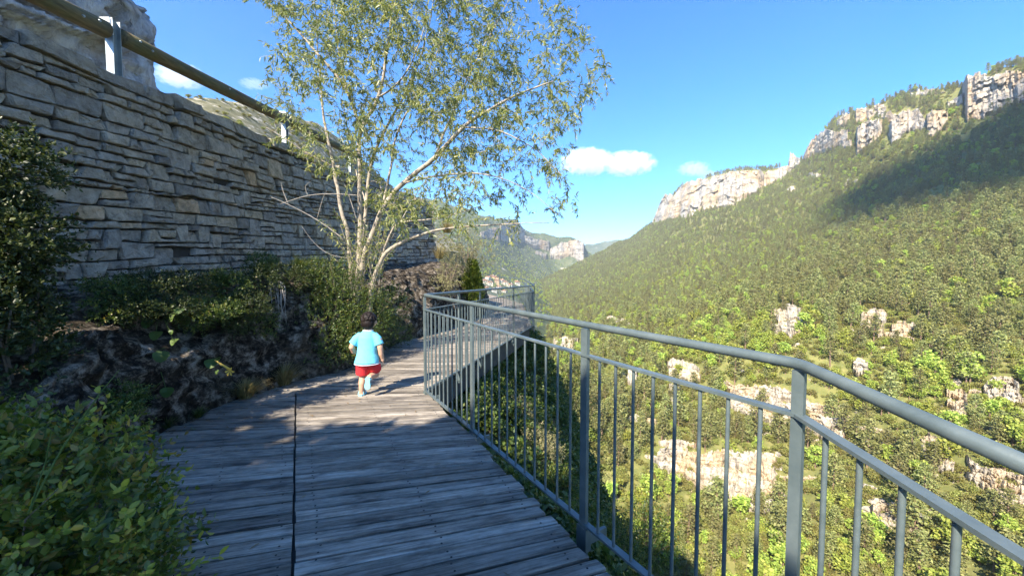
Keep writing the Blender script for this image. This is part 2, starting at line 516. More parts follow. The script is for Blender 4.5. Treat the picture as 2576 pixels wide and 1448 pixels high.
# ------------------------------------------------------------------ cliffs
CL = []   # (x0, x1, tops, bottoms) for the forest to keep clear of
def cliff(name, hill, tops, bots, mat, nx=50, nz=22, amp=0.01, jag=4.0, seed=0, lean=0.35, prot=0.012, strata=0.13):
    tops = np.array(tops, float); bots = np.array(bots, float)
    x0 = max(tops[0, 0], bots[0, 0]); x1 = min(tops[-1, 0], bots[-1, 0])
    CL.append((x0, x1, tops, bots))
    nx = int(nx * 2.0); nz = int(nz * 1.7)
    px = np.linspace(x0, x1, nx)
    u = np.linspace(0, 1, nx)
    q = np.stack([px * 0.09, px * 0 + seed * 3.1, px * 0], -1)
    stp = _hash(np.floor(px * 0.16 + 1.5 * fbm(q * 2, 2, seed + 4)).astype(np.int64), np.zeros(nx, np.int64), np.zeros(nx, np.int64), seed) - 0.5
    yt = np.interp(px, tops[:, 0], tops[:, 1]) + jag * (0.7 * fbm(q, 4, seed, 0.6) + 0.9 * stp)
    yb = np.interp(px, bots[:, 0], bots[:, 1]) + jag * 0.6 * fbm(q + 50, 3, seed)
    lowf = fbm(q * 0.35 + 17, 2, seed + 2)
    yt = yt + 0.35 * jag * lowf; yb = yb - 0.9 * jag * np.abs(fbm(q * 0.5 + 90, 3, seed + 3)) * 2
    yb = np.maximum(yb, yt + 2)
    bulge = np.clip(np.sin(np.pi * u) * 7, 0, 1)
    db = hill.D(px, yb); dt = hill.D(px, yt)
    dm = float(np.mean(db)); HM = max(float(np.mean(yb - yt)) / FPX * dm, 0.004 * dm)
    rows = []
    rows.append(unp(px, yb, db) - np.array([0, 0, 1.0]) * (0.02 * db)[:, None])
    for k in range(nz + 1):
        f = k / nz
        py = yb + (yt - yb) * f
        d = db + (dt - db) * f * (lean + (1 - lean) * (1 - bulge)) - prot * db * bulge
        P = unp(px, py, d)
        s = 14.0 / np.mean(db)
        c = np.stack([P[:, 0] * s * 2.2, P[:, 1] * s * 0.6, P[:, 2] * s * 0.7], -1)
        al = (px - x0) / FPX * dm
        wp = np.stack([al / HM * 2.2, P[:, 2] / HM * 1.6, 0 * al], -1)
        wx = fbm(wp, 3, seed + 5); wz = fbm(wp + 31, 3, seed + 6)
        ph = np.zeros(nx, np.int64)
        def cell(wa, wh, sd, k):
            return _hash(np.floor(al / (wa * HM) + k * wx).astype(np.int64), np.floor(P[:, 2] / (wh * HM) + k * wz * 0.8).astype(np.int64), ph, sd) - 0.5
        dd = HM * (0.24 * cell(0.6, 1.3, seed, 0.9) + 0.14 * cell(0.25, 0.4, seed + 1, 0.8) + 0.07 * cell(0.12, 0.16, seed + 2, 0.6) + strata * cell(1.8, 0.14, seed + 3, 0.35)
                   + 0.10 * (1 - 2 * np.abs(fbm(np.stack([al / HM * 2.4, P[:, 2] / HM * 0.8, 0 * al], -1), 4, seed + 9)))) * (0.15 + 0.85 * bulge) * np.clip(amp / 0.01, 0.6, 1.4)
        P = unp(px, py, d - dd)
        rows.append(P)
    lastd = db + (dt - db) * (lean + (1 - lean) * (1 - bulge)) - prot * db * bulge
    rows.append(unp(px, yt + 0.6, np.maximum(lastd, dt) * 1.012))
    rows.append(unp(px, yt + 5, np.maximum(lastd, dt) * 1.03))
    P = np.stack(rows, 1)
    m = P.shape[1]
    I = np.arange(nx * m).reshape(nx, m)
    F = np.stack([I[:-1, :-1], I[1:, :-1], I[1:, 1:], I[:-1, 1:]], -1).reshape(-1, 4)
    o = mk(name, P.reshape(-1, 3), F, mat, smooth=False)
    return tag(o, kind='structure')

def c4(L):
    return [(1296 + .4969 * x, 157 + .4969 * y) for x, y in L]
def c5(L):
    return [(1335 + .5664 * x, 628.3 + .5664 * y) for x, y in L]
def c8(L):
    return [(1021 + .27114 * x, 471.2 + .27114 * y) for x, y in L]

upper = [
 ([(695, 800), (735, 705), (760, 660), (800, 678), (870, 598), (960, 588), (1100, 555), (1240, 545), (1262, 560)], [(695, 815), (780, 788), (880, 788), (930, 757), (1000, 738), (1100, 722), (1200, 662), (1262, 622)], 150, 40),
 ([(1255, 565), (1300, 545), (1390, 520)], [(1255, 630), (1320, 602), (1390, 555)], 40, 16),
 ([(1382, 505), (1394, 462), (1408, 452), (1422, 476), (1442, 484)], [(1382, 556), (1405, 545), (1442, 515)], 26, 18),
 ([(1455, 480), (1500, 388), (1560, 348), (1620, 340)], [(1455, 500), (1520, 465), (1600, 425), (1620, 400)], 50, 22),
 ([(1610, 355), (1640, 342), (1685, 345)], [(1610, 420), (1640, 405), (1685, 385)], 26, 14),
 ([(1628, 290), (1660, 268), (1695, 268)], [(1628, 325), (1660, 315), (1695, 300)], 24, 10),
 ([(1718, 245), (1760, 226), (1800, 240), (1830, 214), (1880, 214)], [(1718, 305), (1800, 280), (1880, 262)], 50, 16),
 ([(1725, 345), (1770, 300), (1820, 292), (1862, 290)], [(1720, 465), (1780, 425), (1840, 390), (1862, 325)], 46, 24),
 ([(1888, 330), (1930, 262), (1960, 242), (2040, 232), (2075, 285)], [(1888, 375), (1910, 408), (1960, 365), (2075, 312)], 60, 24),
 ([(2082, 262), (2120, 240), (2150, 250), (2192, 248)], [(2082, 378), (2130, 365), (2192, 300)], 40, 24),
 ([(1995, 160), (2080, 138), (2180, 142)], [(1995, 176), (2080, 166), (2180, 158)], 50, 8),
 ([(2262, 110), (2285, 74), (2350, 52), (2420, 70), (2470, 50), (2520, 44), (2580, 60), (2800, 20)], [(2262, 200), (2290, 296), (2340, 288), (2440, 252), (2500, 218), (2580, 192), (2800, 120)], 110, 50),
 ([(1850, 252), (1900, 250), (1938, 270)], [(1850, 288), (1900, 305), (1938, 292)], 30, 12),
 ([(2185, 200), (2230, 172), (2268, 160)], [(2185, 228), (2230, 215), (2268, 226)], 30, 12),
 ([(1560, 420), (1620, 398), (1705, 392)], [(1560, 440), (1620, 432), (1705, 422)], 40, 10),
 ([(2000, 322), (2050, 300), (2088, 300)], [(2000, 346), (2050, 340), (2088, 328)], 26, 10),
 ([(1485, 566), (1520, 555), (1548, 566)], [(1485, 584), (1520, 584), (1548, 578)], 20, 6),
 ([(1376, 640), (1400, 622), (1424, 632)], [(1376, 656), (1400, 656), (1424, 646)], 20, 6),
 ([(1665, 600), (1700, 588), (1735, 592)], [(1665, 612), (1700, 612), (1735, 604)], 20, 6),
]
for k, (t, b_, nx, nz) in enumerate(upper):
    cliff('ridge_cliff', hillR, c4(t), c4(b_), M_cliff, nx, nz, 0.010, 8.0, k * 7 + 1, strata=0.04)
lower = [
 ([(1062, 300), (1090, 262), (1150, 240), (1225, 262)], [(1062, 380), (1130, 384), (1190, 372), (1225, 345)], 44, 22),
 ([(1455, 300), (1500, 265), (1560, 262), (1590, 290)], [(1455, 345), (1500, 352), (1560, 402), (1590, 345)], 36, 18),
 ([(1600, 330), (1640, 318), (1710, 330)], [(1600, 372), (1660, 378), (1710, 362)], 30, 12),
 ([(605, 492), (660, 486), (730, 500), (770, 535)], [(605, 552), (660, 566), (730, 578), (770, 575)], 44, 18),
 ([(815, 545), (850, 575), (900, 600), (1000, 604), (1100, 608), (1180, 625), (1240, 678), (1330, 690), (1435, 712)], [(815, 620), (900, 700), (1000, 748), (1100, 775), (1180, 790), (1240, 800), (1360, 868), (1435, 770)], 140, 34),
 ([(535, 905), (620, 868), (700, 888), (740, 902), (860, 885), (1000, 920), (1080, 975), (1155, 1035)], [(535, 935), (620, 980), (700, 1005), (740, 1075), (870, 1098), (950, 1148), (1060, 1170), (1155, 1150)], 140, 40),
 ([(940, 888), (1020, 892), (1095, 915)], [(940, 915), (1020, 928), (1095, 942)], 30, 8),
 ([(1838, 640), (1850, 616), (1920, 622), (1948, 650)], [(1838, 740), (1880, 752), (1948, 740)], 34, 24),
 ([(1990, 610), (2060, 562), (2130, 566), (2180, 600)], [(1990, 650), (2060, 655), (2130, 640), (2180, 640)], 44, 16),
 ([(1725, 840), (1770, 815), (1830, 840), (1890, 850)], [(1725, 900), (1760, 960), (1830, 975), (1890, 980)], 44, 22),
 ([(1890, 880), (2010, 965), (2100, 975), (2191, 1010), (2400, 1090)], [(1890, 990), (2010, 1050), (2100, 1115), (2191, 1135), (2400, 1180)], 70, 24),
 ([(1500, 1140), (1560, 1110), (1640, 1120), (1770, 1205)], [(1500, 1175), (1560, 1215), (1640, 1255), (1770, 1280)], 50, 16),
 ([(100, 398), (150, 386), (215, 400)], [(100, 440), (150, 448), (215, 440)], 36, 12),
 ([(425, 530), (450, 522), (480, 540)], [(425, 590), (450, 606), (480, 590)], 18, 14),
 ([(605, 590), (640, 582), (665, 600)], [(605, 640), (640, 690), (665, 680)], 18, 14),
 ([(1430, 490), (1465, 478), (1500, 500)], [(1430, 530), (1465, 545), (1500, 530)], 20, 10),
 ([(2080, 640), (2130, 625), (2191, 650)], [(2080, 665), (2130, 680), (2191, 680)], 24, 8),
]
for k, (t, b_, nx, nz) in enumerate(lower):
    tt, bb = np.array(c5(t)), np.array(c5(b_))
    rk = random.Random(k + 40)
    w_ = tt[-1, 0] - tt[0, 0]
    hh = float(np.mean(np.interp(tt[:, 0], bb[:, 0], bb[:, 1]) - tt[:, 1]))
    nt_ = 1 if hh < 28 else (2 if hh < 60 else 3)
    for q in range(nt_):
        f0 = q / nt_; f1 = (q + 1) / nt_ - (0.04 if q < nt_ - 1 else 0)
        xa = tt[0, 0] + w_ * (0 if nt_ == 1 else rk.uniform(0, 0.16)); xb = tt[-1, 0] - w_ * (0 if nt_ == 1 else rk.uniform(0, 0.16))
        xs = np.linspace(xa, xb, 12)
        ty = np.interp(xs, tt[:, 0], tt[:, 1]); by = np.interp(xs, bb[:, 0], bb[:, 1])
        cliff('rock_outcrop', hillR, list(zip(xs, ty + (by - ty) * f0)), list(zip(xs, ty + (by - ty) * f1)), M_cliff_near, nx, max(8, nz // nt_), 0.012, 9.0, 300 + k * 17 + q * 5, 0.3, 0.02)
for k in range(18):        # smaller broken ledges that carry the bands on across the slope
    rk = random.Random(900 + k)
    x0 = rk.uniform(1480, 2500); y0 = rk.choice([800 + 0.02 * (x0 - 1500), 940 + 0.06 * (x0 - 1700), 1150 + 0.12 * (x0 - 1700), 1040 + 0.1 * (x0 - 1900), 1260 + 0.1 * (x0 - 1900)]) + rk.gauss(0, 22)
    w_ = rk.uniform(28, 110); h_ = rk.uniform(6, 13)
    xs = np.linspace(x0, x0 + w_, 6)
    tl = rk.uniform(-0.05, 0.18)
    ty = y0 + (xs - x0) * tl + np.array([4, 0, 0, 1, 2, 5])
    cliff('rock_ledge', hillR, list(zip(xs, ty)), list(zip(xs, ty + h_ * np.array([0.5, 0.9, 1, 1, 0.8, 0.5]))), M_cliff_near, int(14 + w_ / 4), 8, 0.012, 6.0, 1200 + k * 9, 0.3, 0.015)
farc = [
 ([(870, 350), (920, 330), (960, 300), (1010, 296), (1050, 325), (1105, 405)], [(870, 485), (960, 500), (1040, 505), (1080, 500), (1105, 480)], 60, 26),
 ([(1095, 440), (1200, 470), (1335, 505)], [(1095, 500), (1200, 545), (1335, 565)], 60, 14),
 ([(1335, 570), (1400, 550), (1440, 500), (1520, 510)], [(1335, 635), (1430, 632), (1520, 620)], 44, 18),
 ([(1500, 505), (1560, 486), (1655, 515)], [(1500, 605), (1560, 645), (1655, 695)], 44, 24),
 ([(690, 410), (780, 380), (875, 370)], [(690, 460), (780, 470), (875, 500)], 44, 16),
 ([(1200, 590), (1260, 600), (1310, 620)], [(1200, 615), (1260, 640), (1310, 645)], 30, 8),
]
for k, (t, b_, nx, nz) in enumerate(farc):
    cliff('far_cliff', hillF, c8(t), c8(b_), M_cliff_far, nx, nz, 0.006, 3.0, 600 + k * 7)

# tall grey cliff standing above the road
def grey_cliff():
    nx, nz = 120, 90
    d0 = 62.0
    edge = np.array([(-260, 425), (60, 402), (200, 382), (120, 388), (75, 388), (40, 362), (0, 322), (-40, 300), (-120, 240), (-260, 150)], float)
    ys = np.linspace(420, -200, nz)
    xe = np.interp(-ys, [-420, -260, -200, -150, -110, -75, -40, 0, 60, 200], [400, 392, 380, 378, 386, 388, 362, 322, 296, 200])
    P = np.zeros((nx, nz, 3))
    for j in range(nz):
        u = np.linspace(0, 1, nx)
        px = -420 + (xe[j] + 420) * np.clip(u / 0.8, 0, 1)
        back = np.clip((u - 0.8) / 0.2, 0, 1)
        d = -104.3 / ((px - CX) / FPX - 0.444) + back * 40
        P[:, j] = unp(px, np.full(nx, ys[j]), d)
        P[:, j, 0] += -back ** 2 * 14 + 3.2 * np.sin(back * np.pi)
    s = 0.16
    nn = 1 - 2 * np.abs(fbm(P * np.array([s, s, s * 0.5]), 5, 77, 0.55))
    st = fbm(P * np.array([0.05, 0.05, 0.5]), 3, 78)
    ci = lambda a, b_, sd: _hash(np.floor(P[..., 1] / a + 1.2 * nn).astype(np.int64), np.floor(P[..., 2] / b_ + 0.8 * st).astype(np.int64), np.zeros(P.shape[:2], np.int64), sd) - 0.5
    P[..., 0] += 3.0 * ci(7.0, 14.0, 1) + 1.6 * ci(3.0, 5.0, 2) + 0.8 * ci(1.4, 2.0, 3)
    P[..., 1] -= nn * 1.6 + st * 0.9
    P[..., 0] += 0.8 * fbm(P * 0.35, 4, 79)
    m = P.shape[1]
    I = np.arange(nx * m).reshape(nx, m)
    F = np.stack([I[:-1, :-1], I[1:, :-1], I[1:, 1:], I[:-1, 1:]], -1).reshape(-1, 4)
    o = mk('roadside_cliff', P.reshape(-1, 3), F, M_cliff_shade)
    tag(o, kind='structure')
grey_cliff()

# ================================================================== FOREST
M_pine = mat_leaf('pine needles', [(0.115, 0.128, 0.042), (0.19, 0.195, 0.066), (0.27, 0.262, 0.094), (0.15, 0.16, 0.053)], 0.2, 0.6, 0.2, True)
M_broad = mat_leaf('broad leaves', [(0.18, 0.24, 0.042), (0.28, 0.335, 0.06), (0.40, 0.42, 0.088), (0.21, 0.28, 0.05)], 0.3, 0.55, 0.25, True)
M_scrub = mat_leaf('scrub leaves', [(0.13, 0.15, 0.038), (0.22, 0.22, 0.055), (0.30, 0.28, 0.085), (0.15, 0.17, 0.04)], 0.3, 0.6, 0.2, True)
M_pbark = mat_simple('pine bark', (0.20, 0.13, 0.085), 0.9, 0, 0.3, 6)

def quads(P, size, r, flat=0.0, asp=1.0):
    """leaf clumps: one small four-sided face at each point"""
    n = len(P)
    a = r.normal(size=(n, 3)); a[:, 2] *= (1 - flat)
    a /= np.linalg.norm(a, axis=1)[:, None]
    b = r.normal(size=(n, 3)); b[:, 2] *= (1 - flat)
    b -= a * (a * b).sum(1)[:, None]; b /= np.linalg.norm(b, axis=1)[:, None]
    s = np.asarray(size) * r.uniform(0.6, 1.3, n)
    a = a * s[:, None]; b = b * (s * asp)[:, None]
    V = np.stack([P - a, P - b * 0.7, P + a, P + b * 0.7], 1).reshape(-1, 3)
    F = np.arange(n * 4).reshape(n, 4)
    return V, F

def pine_geo(seed):
    r = np.random.default_rng(seed)
    Ht = 8.0
    t = MB()
    lean = r.normal(size=2) * 0.25
    t.tube([(0, 0, -0.8), (lean[0] * 0.4, lean[1] * 0.4, Ht * 0.45), (lean[0], lean[1], Ht * 0.96)], [0.17, 0.13, 0.04], 5)
    pts = []
    npad = 30
    for k in range(npad):
        h = 0.30 + 0.70 * (k + r.random()) / npad
        rr = 1.75 * max(0.12, (1.04 - h) / 0.62) ** 0.75 if h > 0.42 else 1.75 * (0.35 + 0.65 * (h - 0.22) / 0.2)
        th = k * 2.4 + r.normal() * 0.4
        rad = rr * r.uniform(0.25, 0.95)
        c = np.array([math.cos(th) * rad + lean[0] * h, math.sin(th) * rad + lean[1] * h, h * Ht])
        n = 22
        q = r.normal(size=(n, 3)) * np.array([0.52, 0.52, 0.17]) * (0.65 + 0.5 * rr / 2)
        pts.append(c + q)
        t.tube([(lean[0] * h, lean[1] * h, h * Ht - 0.25), tuple(c - np.array([0, 0, 0.12]))], [0.035, 0.012], 3, False)
    P = np.concatenate(pts)
    V, F = quads(P, 0.24, r, 0.35, 0.8)
    return (np.concatenate(t.V), t.F), (V, F)

def broad_geo(seed, Ht=5.5, W=2.4, n=560, size=0.27):
    r = np.random.default_rng(seed)
    t = MB()
    t.tube([(0, 0, -0.8), (0.1, 0, Ht * 0.3), (0.05, 0.1, Ht * 0.8)], [0.15, 0.11, 0.03], 5)
    pts = []
    lobes = 11
    for k in range(lobes):
        th = k * 2.4; h = 0.28 + 0.6 * r.random(); rad = W * 0.62 * r.uniform(0.2, 1) * (1 - 0.5 * abs(h - 0.45))
        c = np.array([math.cos(th) * rad, math.sin(th) * rad, h * Ht])
        q = r.normal(size=(n // lobes, 3)); q /= np.linalg.norm(q, axis=1)[:, None]
        q *= (r.random(len(q)) ** 0.45)[:, None] * np.array([0.95, 0.95, 0.8]) * W * 0.42
        pts.append(c + q)
        t.tube([(0.05, 0, Ht * 0.25), tuple(c)], [0.05, 0.015], 3, False)
    P = np.concatenate(pts); P[:, 2] = np.maximum(P[:, 2], 0.15)
    V, F = quads(P, size, r, 0.2, 0.9)
    return (np.concatenate(t.V), t.F), (V, F)

def joined(name, geo, mt, mc):
    (Vt, Ft), (Vc, Fc) = geo
    V = np.concatenate([Vt, Vc]); F = list(map(list, Ft)) + (Fc + len(Vt)).tolist()
    o = mk(name, V, F, mats=[mt, mc], fmat=[0] * len(Ft) + [1] * len(Fc))
    COL.objects.unlink(o)
    return o

pine_g = [pine_geo(s) for s in (1, 2, 3, 4)]
broad_g = [broad_geo(s) for s in (5, 6, 7)]
scrub_g = [broad_geo(s, 2.2, 2.2, 340, 0.22) for s in (8, 9)]
def colset(name, geos, mc):
    c = bpy.data.collections.new(name)
    for k, gg in enumerate(geos):
        c.objects.link(joined(name, gg, M_pbark, mc))
    return c
C_pine = colset('pine_source', pine_g, M_pine)
C_broad = colset('broadleaf_source', broad_g, M_broad)
C_scrub = colset('scrub_source', scrub_g, M_scrub)

def scatter(name, P, sc, coll, label, cat):
    me = bpy.data.meshes.new(name)
    me.vertices.add(len(P)); me.vertices.foreach_set('co', np.asarray(P, np.float32).ravel())
    at = me.attributes.new('tree_scale', 'FLOAT', 'POINT'); at.data.foreach_set('value', np.asarray(sc, np.float32))
    o = bpy.data.objects.new(name, me); COL.objects.link(o)
    tr = bpy.data.node_groups.new(name, 'GeometryNodeTree')
    tr.interface.new_socket('Geometry', in_out='INPUT', socket_type='NodeSocketGeometry')
    tr.interface.new_socket('Geometry', in_out='OUTPUT', socket_type='NodeSocketGeometry')
    N = tr.nodes; L = tr.links
    gi = N.new('NodeGroupInput'); go = N.new('NodeGroupOutput')
    ip = N.new('GeometryNodeInstanceOnPoints')
    ci = N.new('GeometryNodeCollectionInfo'); ci.inputs['Collection'].default_value = coll
    ci.inputs['Separate Children'].default_value = True; ci.inputs['Reset Children'].default_value = True
    na = N.new('GeometryNodeInputNamedAttribute'); na.data_type = 'FLOAT'; na.inputs['Name'].default_value = 'tree_scale'
    rv = N.new('FunctionNodeRandomValue'); rv.data_type = 'FLOAT_VECTOR'
    rv.inputs[0].default_value = (-0.06, -0.06, 0); rv.inputs[1].default_value = (0.06, 0.06, 6.283)
    L.new(gi.outputs[0], ip.inputs['Points']); L.new(ci.outputs[0], ip.inputs['Instance'])
    ip.inputs['Pick Instance'].default_value = True
    L.new(rv.outputs[0], ip.inputs['Rotation'])
    L.new(na.outputs[0], ip.inputs['Scale'])
    L.new(ip.outputs[0], go.inputs[0])
    md = o.modifiers.new('scatter', 'NODES'); md.node_group = tr
    tag(o, label, cat, kind='stuff')
    return o

def keep_clear(P, hgt):
    """True where a plant would not stand in front of a rock face"""
    X, Y, f = proj(P)
    ok = np.ones(len(P), bool)
    rr = np.random.default_rng(5).random(len(P))
    for (x0, x1, tops, bots) in CL:
        yt = np.interp(X, tops[:, 0], tops[:, 1]); yb = np.interp(X, bots[:, 0], bots[:, 1])
        hp = hgt * FPX / f
        inx = (X > x0 - hp * 0.15) & (X < x1 + hp * 0.15)
        ok &= ~(inx & (Y > yt + 1) & (Y < yb - 0.25 * (yb - yt)))
        ok &= ~(inx & (Y > yt) & (Y < yb + hp * 0.55) & (rr > 0.26))
    return ok

PA = hillR.sample(12000, 1, 10, 330, 0.065); AN = hillR.area
PB = hillR.sample(90000, 11, 330, 1e9, 0.040)
P0 = np.concatenate([PA, PB])
r1 = np.random.default_rng(2)
X, Y, f = proj(P0)
nz = fbm(P0 / 55.0, 4, 31)
low = np.clip((Y - 560) / 500, 0, 1)
pr_pine = np.clip(0.72 - 0.62 * low * (nz < 0.0) + 0.35 * nz - 0.25 * (Y > 1150), 0.08, 0.9)
isp = r1.random(len(P0)) < pr_pine
keep = np.ones(len(P0), bool)
open_ = fbm(P0 / 24.0 + 9, 3, 41) > 0.26
keep &= ~(open_ & (r1.random(len(P0)) < 0.75))
size = np.where(isp, np.clip(r1.lognormal(0.10, 0.28, len(P0)), 0.55, 1.8), np.clip(r1.lognormal(0.0, 0.38, len(P0)), 0.45, 2.0))
keep &= keep_clear(P0, 8 * size)
print('forest', int(keep.sum()), len(PA), len(PB), AN, hillR.area)
PP = P0[keep & isp]; PS = size[keep & isp]
BP = P0[keep & ~isp]; BS = size[keep & ~isp]

def individuals(P, S, geos, mc, name, label, group, n):
    X, Y, f = proj(P)
    vis = (X > 1345) & (X < 2590) & (Y > 0) & (Y < 1440) & (f > 0)
    order = np.argsort(np.where(vis, f / S, 1e9))[:n]
    order = order[vis[order]]
    me = []
    for k, ((Vt, Ft), (Vc, Fc)) in enumerate(geos):
        a = mk('trunk', Vt, Ft, M_pbark); b_ = mk('crown', Vc, Fc, mc)
        me.append((a.data, b_.data)); bpy.data.objects.remove(a); bpy.data.objects.remove(b_)
    for j, i in enumerate(order):
        root = empty(name, P[i], 0)
        root.rotation_euler = (0, 0, random.uniform(0, 6.28)); s = float(S[i]); root.scale = (s, s, s * random.uniform(0.9, 1.15))
        tag(root, label, 'tree', group)
        k = j % len(me)
        for nm, dta in (('trunk', me[k][0]), ('crown', me[k][1])):
            c = bpy.data.objects.new(nm, dta); COL.objects.link(c); c.parent = root
    m = np.ones(len(P), bool); m[order] = False
    return P[m], S[m]
PP, PS = individuals(PP, PS, pine_g, M_pine, 'pine_tree', 'dark green pine among the nearest on the slope across the gorge', 'nearest pines on the slope across the gorge', 300)
BP, BS = individuals(BP, BS, broad_g, M_broad, 'broadleaf_tree', 'bright green leafy tree among the nearest on the slope across the gorge', 'nearest leafy trees on the slope across the gorge', 300)
scatter('pine_forest', PP, PS, C_pine, 'dark green pine forest covering the mountainside across the gorge', 'forest')
scatter('broadleaf_wood', BP, BS, C_broad, 'light green leafy woodland mixed among pines across the gorge', 'woodland')
P1 = np.concatenate([hillR.sample(24000, 3, 10, 330, 0.22), hillR.sample(20000, 13, 330, 700, 0.03)])
X, Y, f = proj(P1)
k1 = keep_clear(P1, 2.5 + 0 * f) & (f < 700)
scatter('scrub', P1[k1], np.random.default_rng(4).uniform(0.45, 1.25, k1.sum()), C_scrub, 'yellow green scrub between the trees across the gorge', 'scrub')
P2 = hillF.sample(9000, 5)
P2 = P2[keep_clear(P2, 7)]
h2 = len(P2) // 2
scatter('far_wood', P2, np.random.default_rng(6).uniform(0.7, 1.5, len(P2)), C_broad, 'hazy green woodland on the far valley side beyond the railing', 'woodland')
P3 = hillL.sample(1500, 8)
scatter('roadside_scrub', P3, np.random.default_rng(9).uniform(0.25, 0.8, len(P3)), C_scrub, 'pale scrub on the limestone slope above the wall', 'scrub')

# loose boulders and rubble below the ledges
M_rub = M_cliff_near
rub = []
for k in range(3):
    m = MB(); m.sphere((0, 0, 0), (0.9, 0.7, 0.6), 8, 6, 0.5, 70 + k)
    rub.append(m)
C_rub = bpy.data.collections.new('rubble_source')
for m in rub:
    o = m.build('rubble', M_rub); COL.objects.unlink(o); C_rub.objects.link(o)
PR = hillR.sample(9000, 23, 10, 400)
Xr, Yr, fr = proj(PR)
kr = np.zeros(len(PR), bool)
for (x0, x1, tops, bots) in CL:
    ybr = np.interp(Xr, bots[:, 0], bots[:, 1])
    kr |= (Xr > x0 - 20) & (Xr < x1 + 20) & (Yr > ybr - 6) & (Yr < ybr + 32)
kr |= np.random.default_rng(3).random(len(PR)) < 0.03
scatter('rubble', PR[kr], np.random.default_rng(31).lognormal(-0.2, 0.5, kr.sum()), C_rub, 'pale limestone rubble scattered below the rock ledges', 'rubble')

# ================================================================== VILLAGE BELOW, SEEN THROUGH THE RAILING
M_hw = [mat_simple('house plaster %d' % k, c, 0.9, 0, 0.1, 1) for k, c in enumerate([(0.62, 0.56, 0.46), (0.70, 0.66, 0.58), (0.58, 0.40, 0.24)])]
M_roof = mat_simple('clay roof', (0.38, 0.17, 0.09), 0.9, 0, 0.25, 1)
M_win = mat_simple('house window', (0.05, 0.055, 0.065), 0.2, 0, 0.1, 1)
hs = [(1219, 712, 0, 3), (1228, 706, 1, 4), (1238, 702, 1, 3.4), (1246, 707, 2, 4.4), (1233, 718, 0, 3.6), (1250, 716, 2, 4.8), (1262, 712, 1, 3.6), (1272, 717, 0, 3.6), (1256, 728, 1, 3.2), (1222, 730, 2, 3.4),
      (1284, 722, 1, 3.0), (1268, 738, 0, 3.2), (1242, 734, 1, 3.0), (1300, 716, 1, 3.0)]
for k, (px, py, mi, ht) in enumerate(hs):
    d = float(hillF.D(px, py))
    p = U(px, py, d)
    root = empty('village_house', p, random.uniform(-0.6, 0.6))
    tag(root, 'small plastered house with clay roof in the village seen through the railing', 'house', 'village houses below the boardwalk')
    s = d / 620.0
    wx, wy, h = 3.6 * s * random.uniform(0.8, 1.2), 4.5 * s, ht * 1.5 * s
    m = MB(); m.aabox((-wx, -wy, -3), (wx, wy, h)); m.build('wall', M_hw[mi], root)
    m = MB()
    e = 0.4 * s
    rh = h + wx * 0.55
    V = [(-wx - e, -wy - e, h + 0.01), (wx + e, -wy - e, h + 0.01), (wx + e, wy + e, h + 0.01), (-wx - e, wy + e, h + 0.01), (0, -wy - e, rh), (0, wy + e, rh)]
    m.add(V, [(0, 1, 4), (2, 3, 5), (0, 4, 5, 3), (1, 2, 5, 4), (3, 2, 1, 0)])
    m.build('roof', M_roof, root)
    for zz in (0.3, 0.66):
        for xx in (-0.45, 0.45):
            m = MB(); m.aabox((xx * wx - 0.5 * s, -wy - 0.08, zz * h), (xx * wx + 0.5 * s, -wy - 0.004, zz * h + 1.3 * s)); m.build('window', M_win, root)
    m = MB(); m.aabox((wx * 0.3, wy * 0.2, h), (wx * 0.3 + 0.8 * s, wy * 0.2 + 0.8 * s, rh + 0.9 * s)); m.build('chimney', M_hw[0], root)

# ================================================================== CLOUDS
def mat_cloud():
    m = bpy.data.materials.new('cloud vapour'); m.use_nodes = True
    n = m.node_tree.nodes; l = m.node_tree.links
    n.remove(n['Principled BSDF'])
    pv = n.new('ShaderNodeVolumePrincipled')
    pv.inputs['Color'].default_value = (1, 1, 1, 1)
    pv.inputs['Anisotropy'].default_value = 0.0
    tc = n.new('ShaderNodeTexCoord')
    # object coordinates run from -1 to 1 in the cloud
    ln = n.new('ShaderNodeVectorMath'); ln.operation = 'LENGTH'; l.new(tc.outputs['Object'], ln.inputs[0])
    no = n.new('ShaderNodeTexNoise'); no.inputs['Scale'].default_value = 3.0; no.inputs['Detail'].default_value = 8; no.inputs['Roughness'].default_value = 0.6
    oi = n.new('ShaderNodeObjectInfo')
    ad = n.new('ShaderNodeVectorMath'); ad.operation = 'ADD'
    mp = n.new('ShaderNodeMapping'); mp.inputs['Scale'].default_value = (1.6, 0.8, 0.8); l.new(tc.outputs['Object'], mp.inputs['Vector'])
    l.new(mp.outputs[0], ad.inputs[0]); l.new(oi.outputs['Location'], ad.inputs[1]); l.new(ad.outputs[0], no.inputs['Vector'])
    fall = math_n(n, l, 'SUBTRACT', 0.98, ln.outputs['Value'])
    nn = math_n(n, l, 'MULTIPLY', math_n(n, l, 'SUBTRACT', no.outputs[0], 0.52), 2.6)
    a = math_n(n, l, 'ADD', fall, nn)
    a = math_n(n, l, 'MULTIPLY', a, 4.5, True)
    edge = math_n(n, l, 'MULTIPLY', math_n(n, l, 'SUBTRACT', 1.0, ln.outputs['Value']), 6.0, True)
    a = math_n(n, l, 'MULTIPLY', a, edge)
    at = n.new('ShaderNodeAttribute'); at.attribute_type = 'OBJECT'; at.attribute_name = 'vapour'
    dn = math_n(n, l, 'MULTIPLY', a, at.outputs['Fac'])
    l.new(dn, pv.inputs['Density'])
    l.new(pv.outputs[0], n['Material Output'].inputs['Volume'])
    return m
M_cloud = mat_cloud()
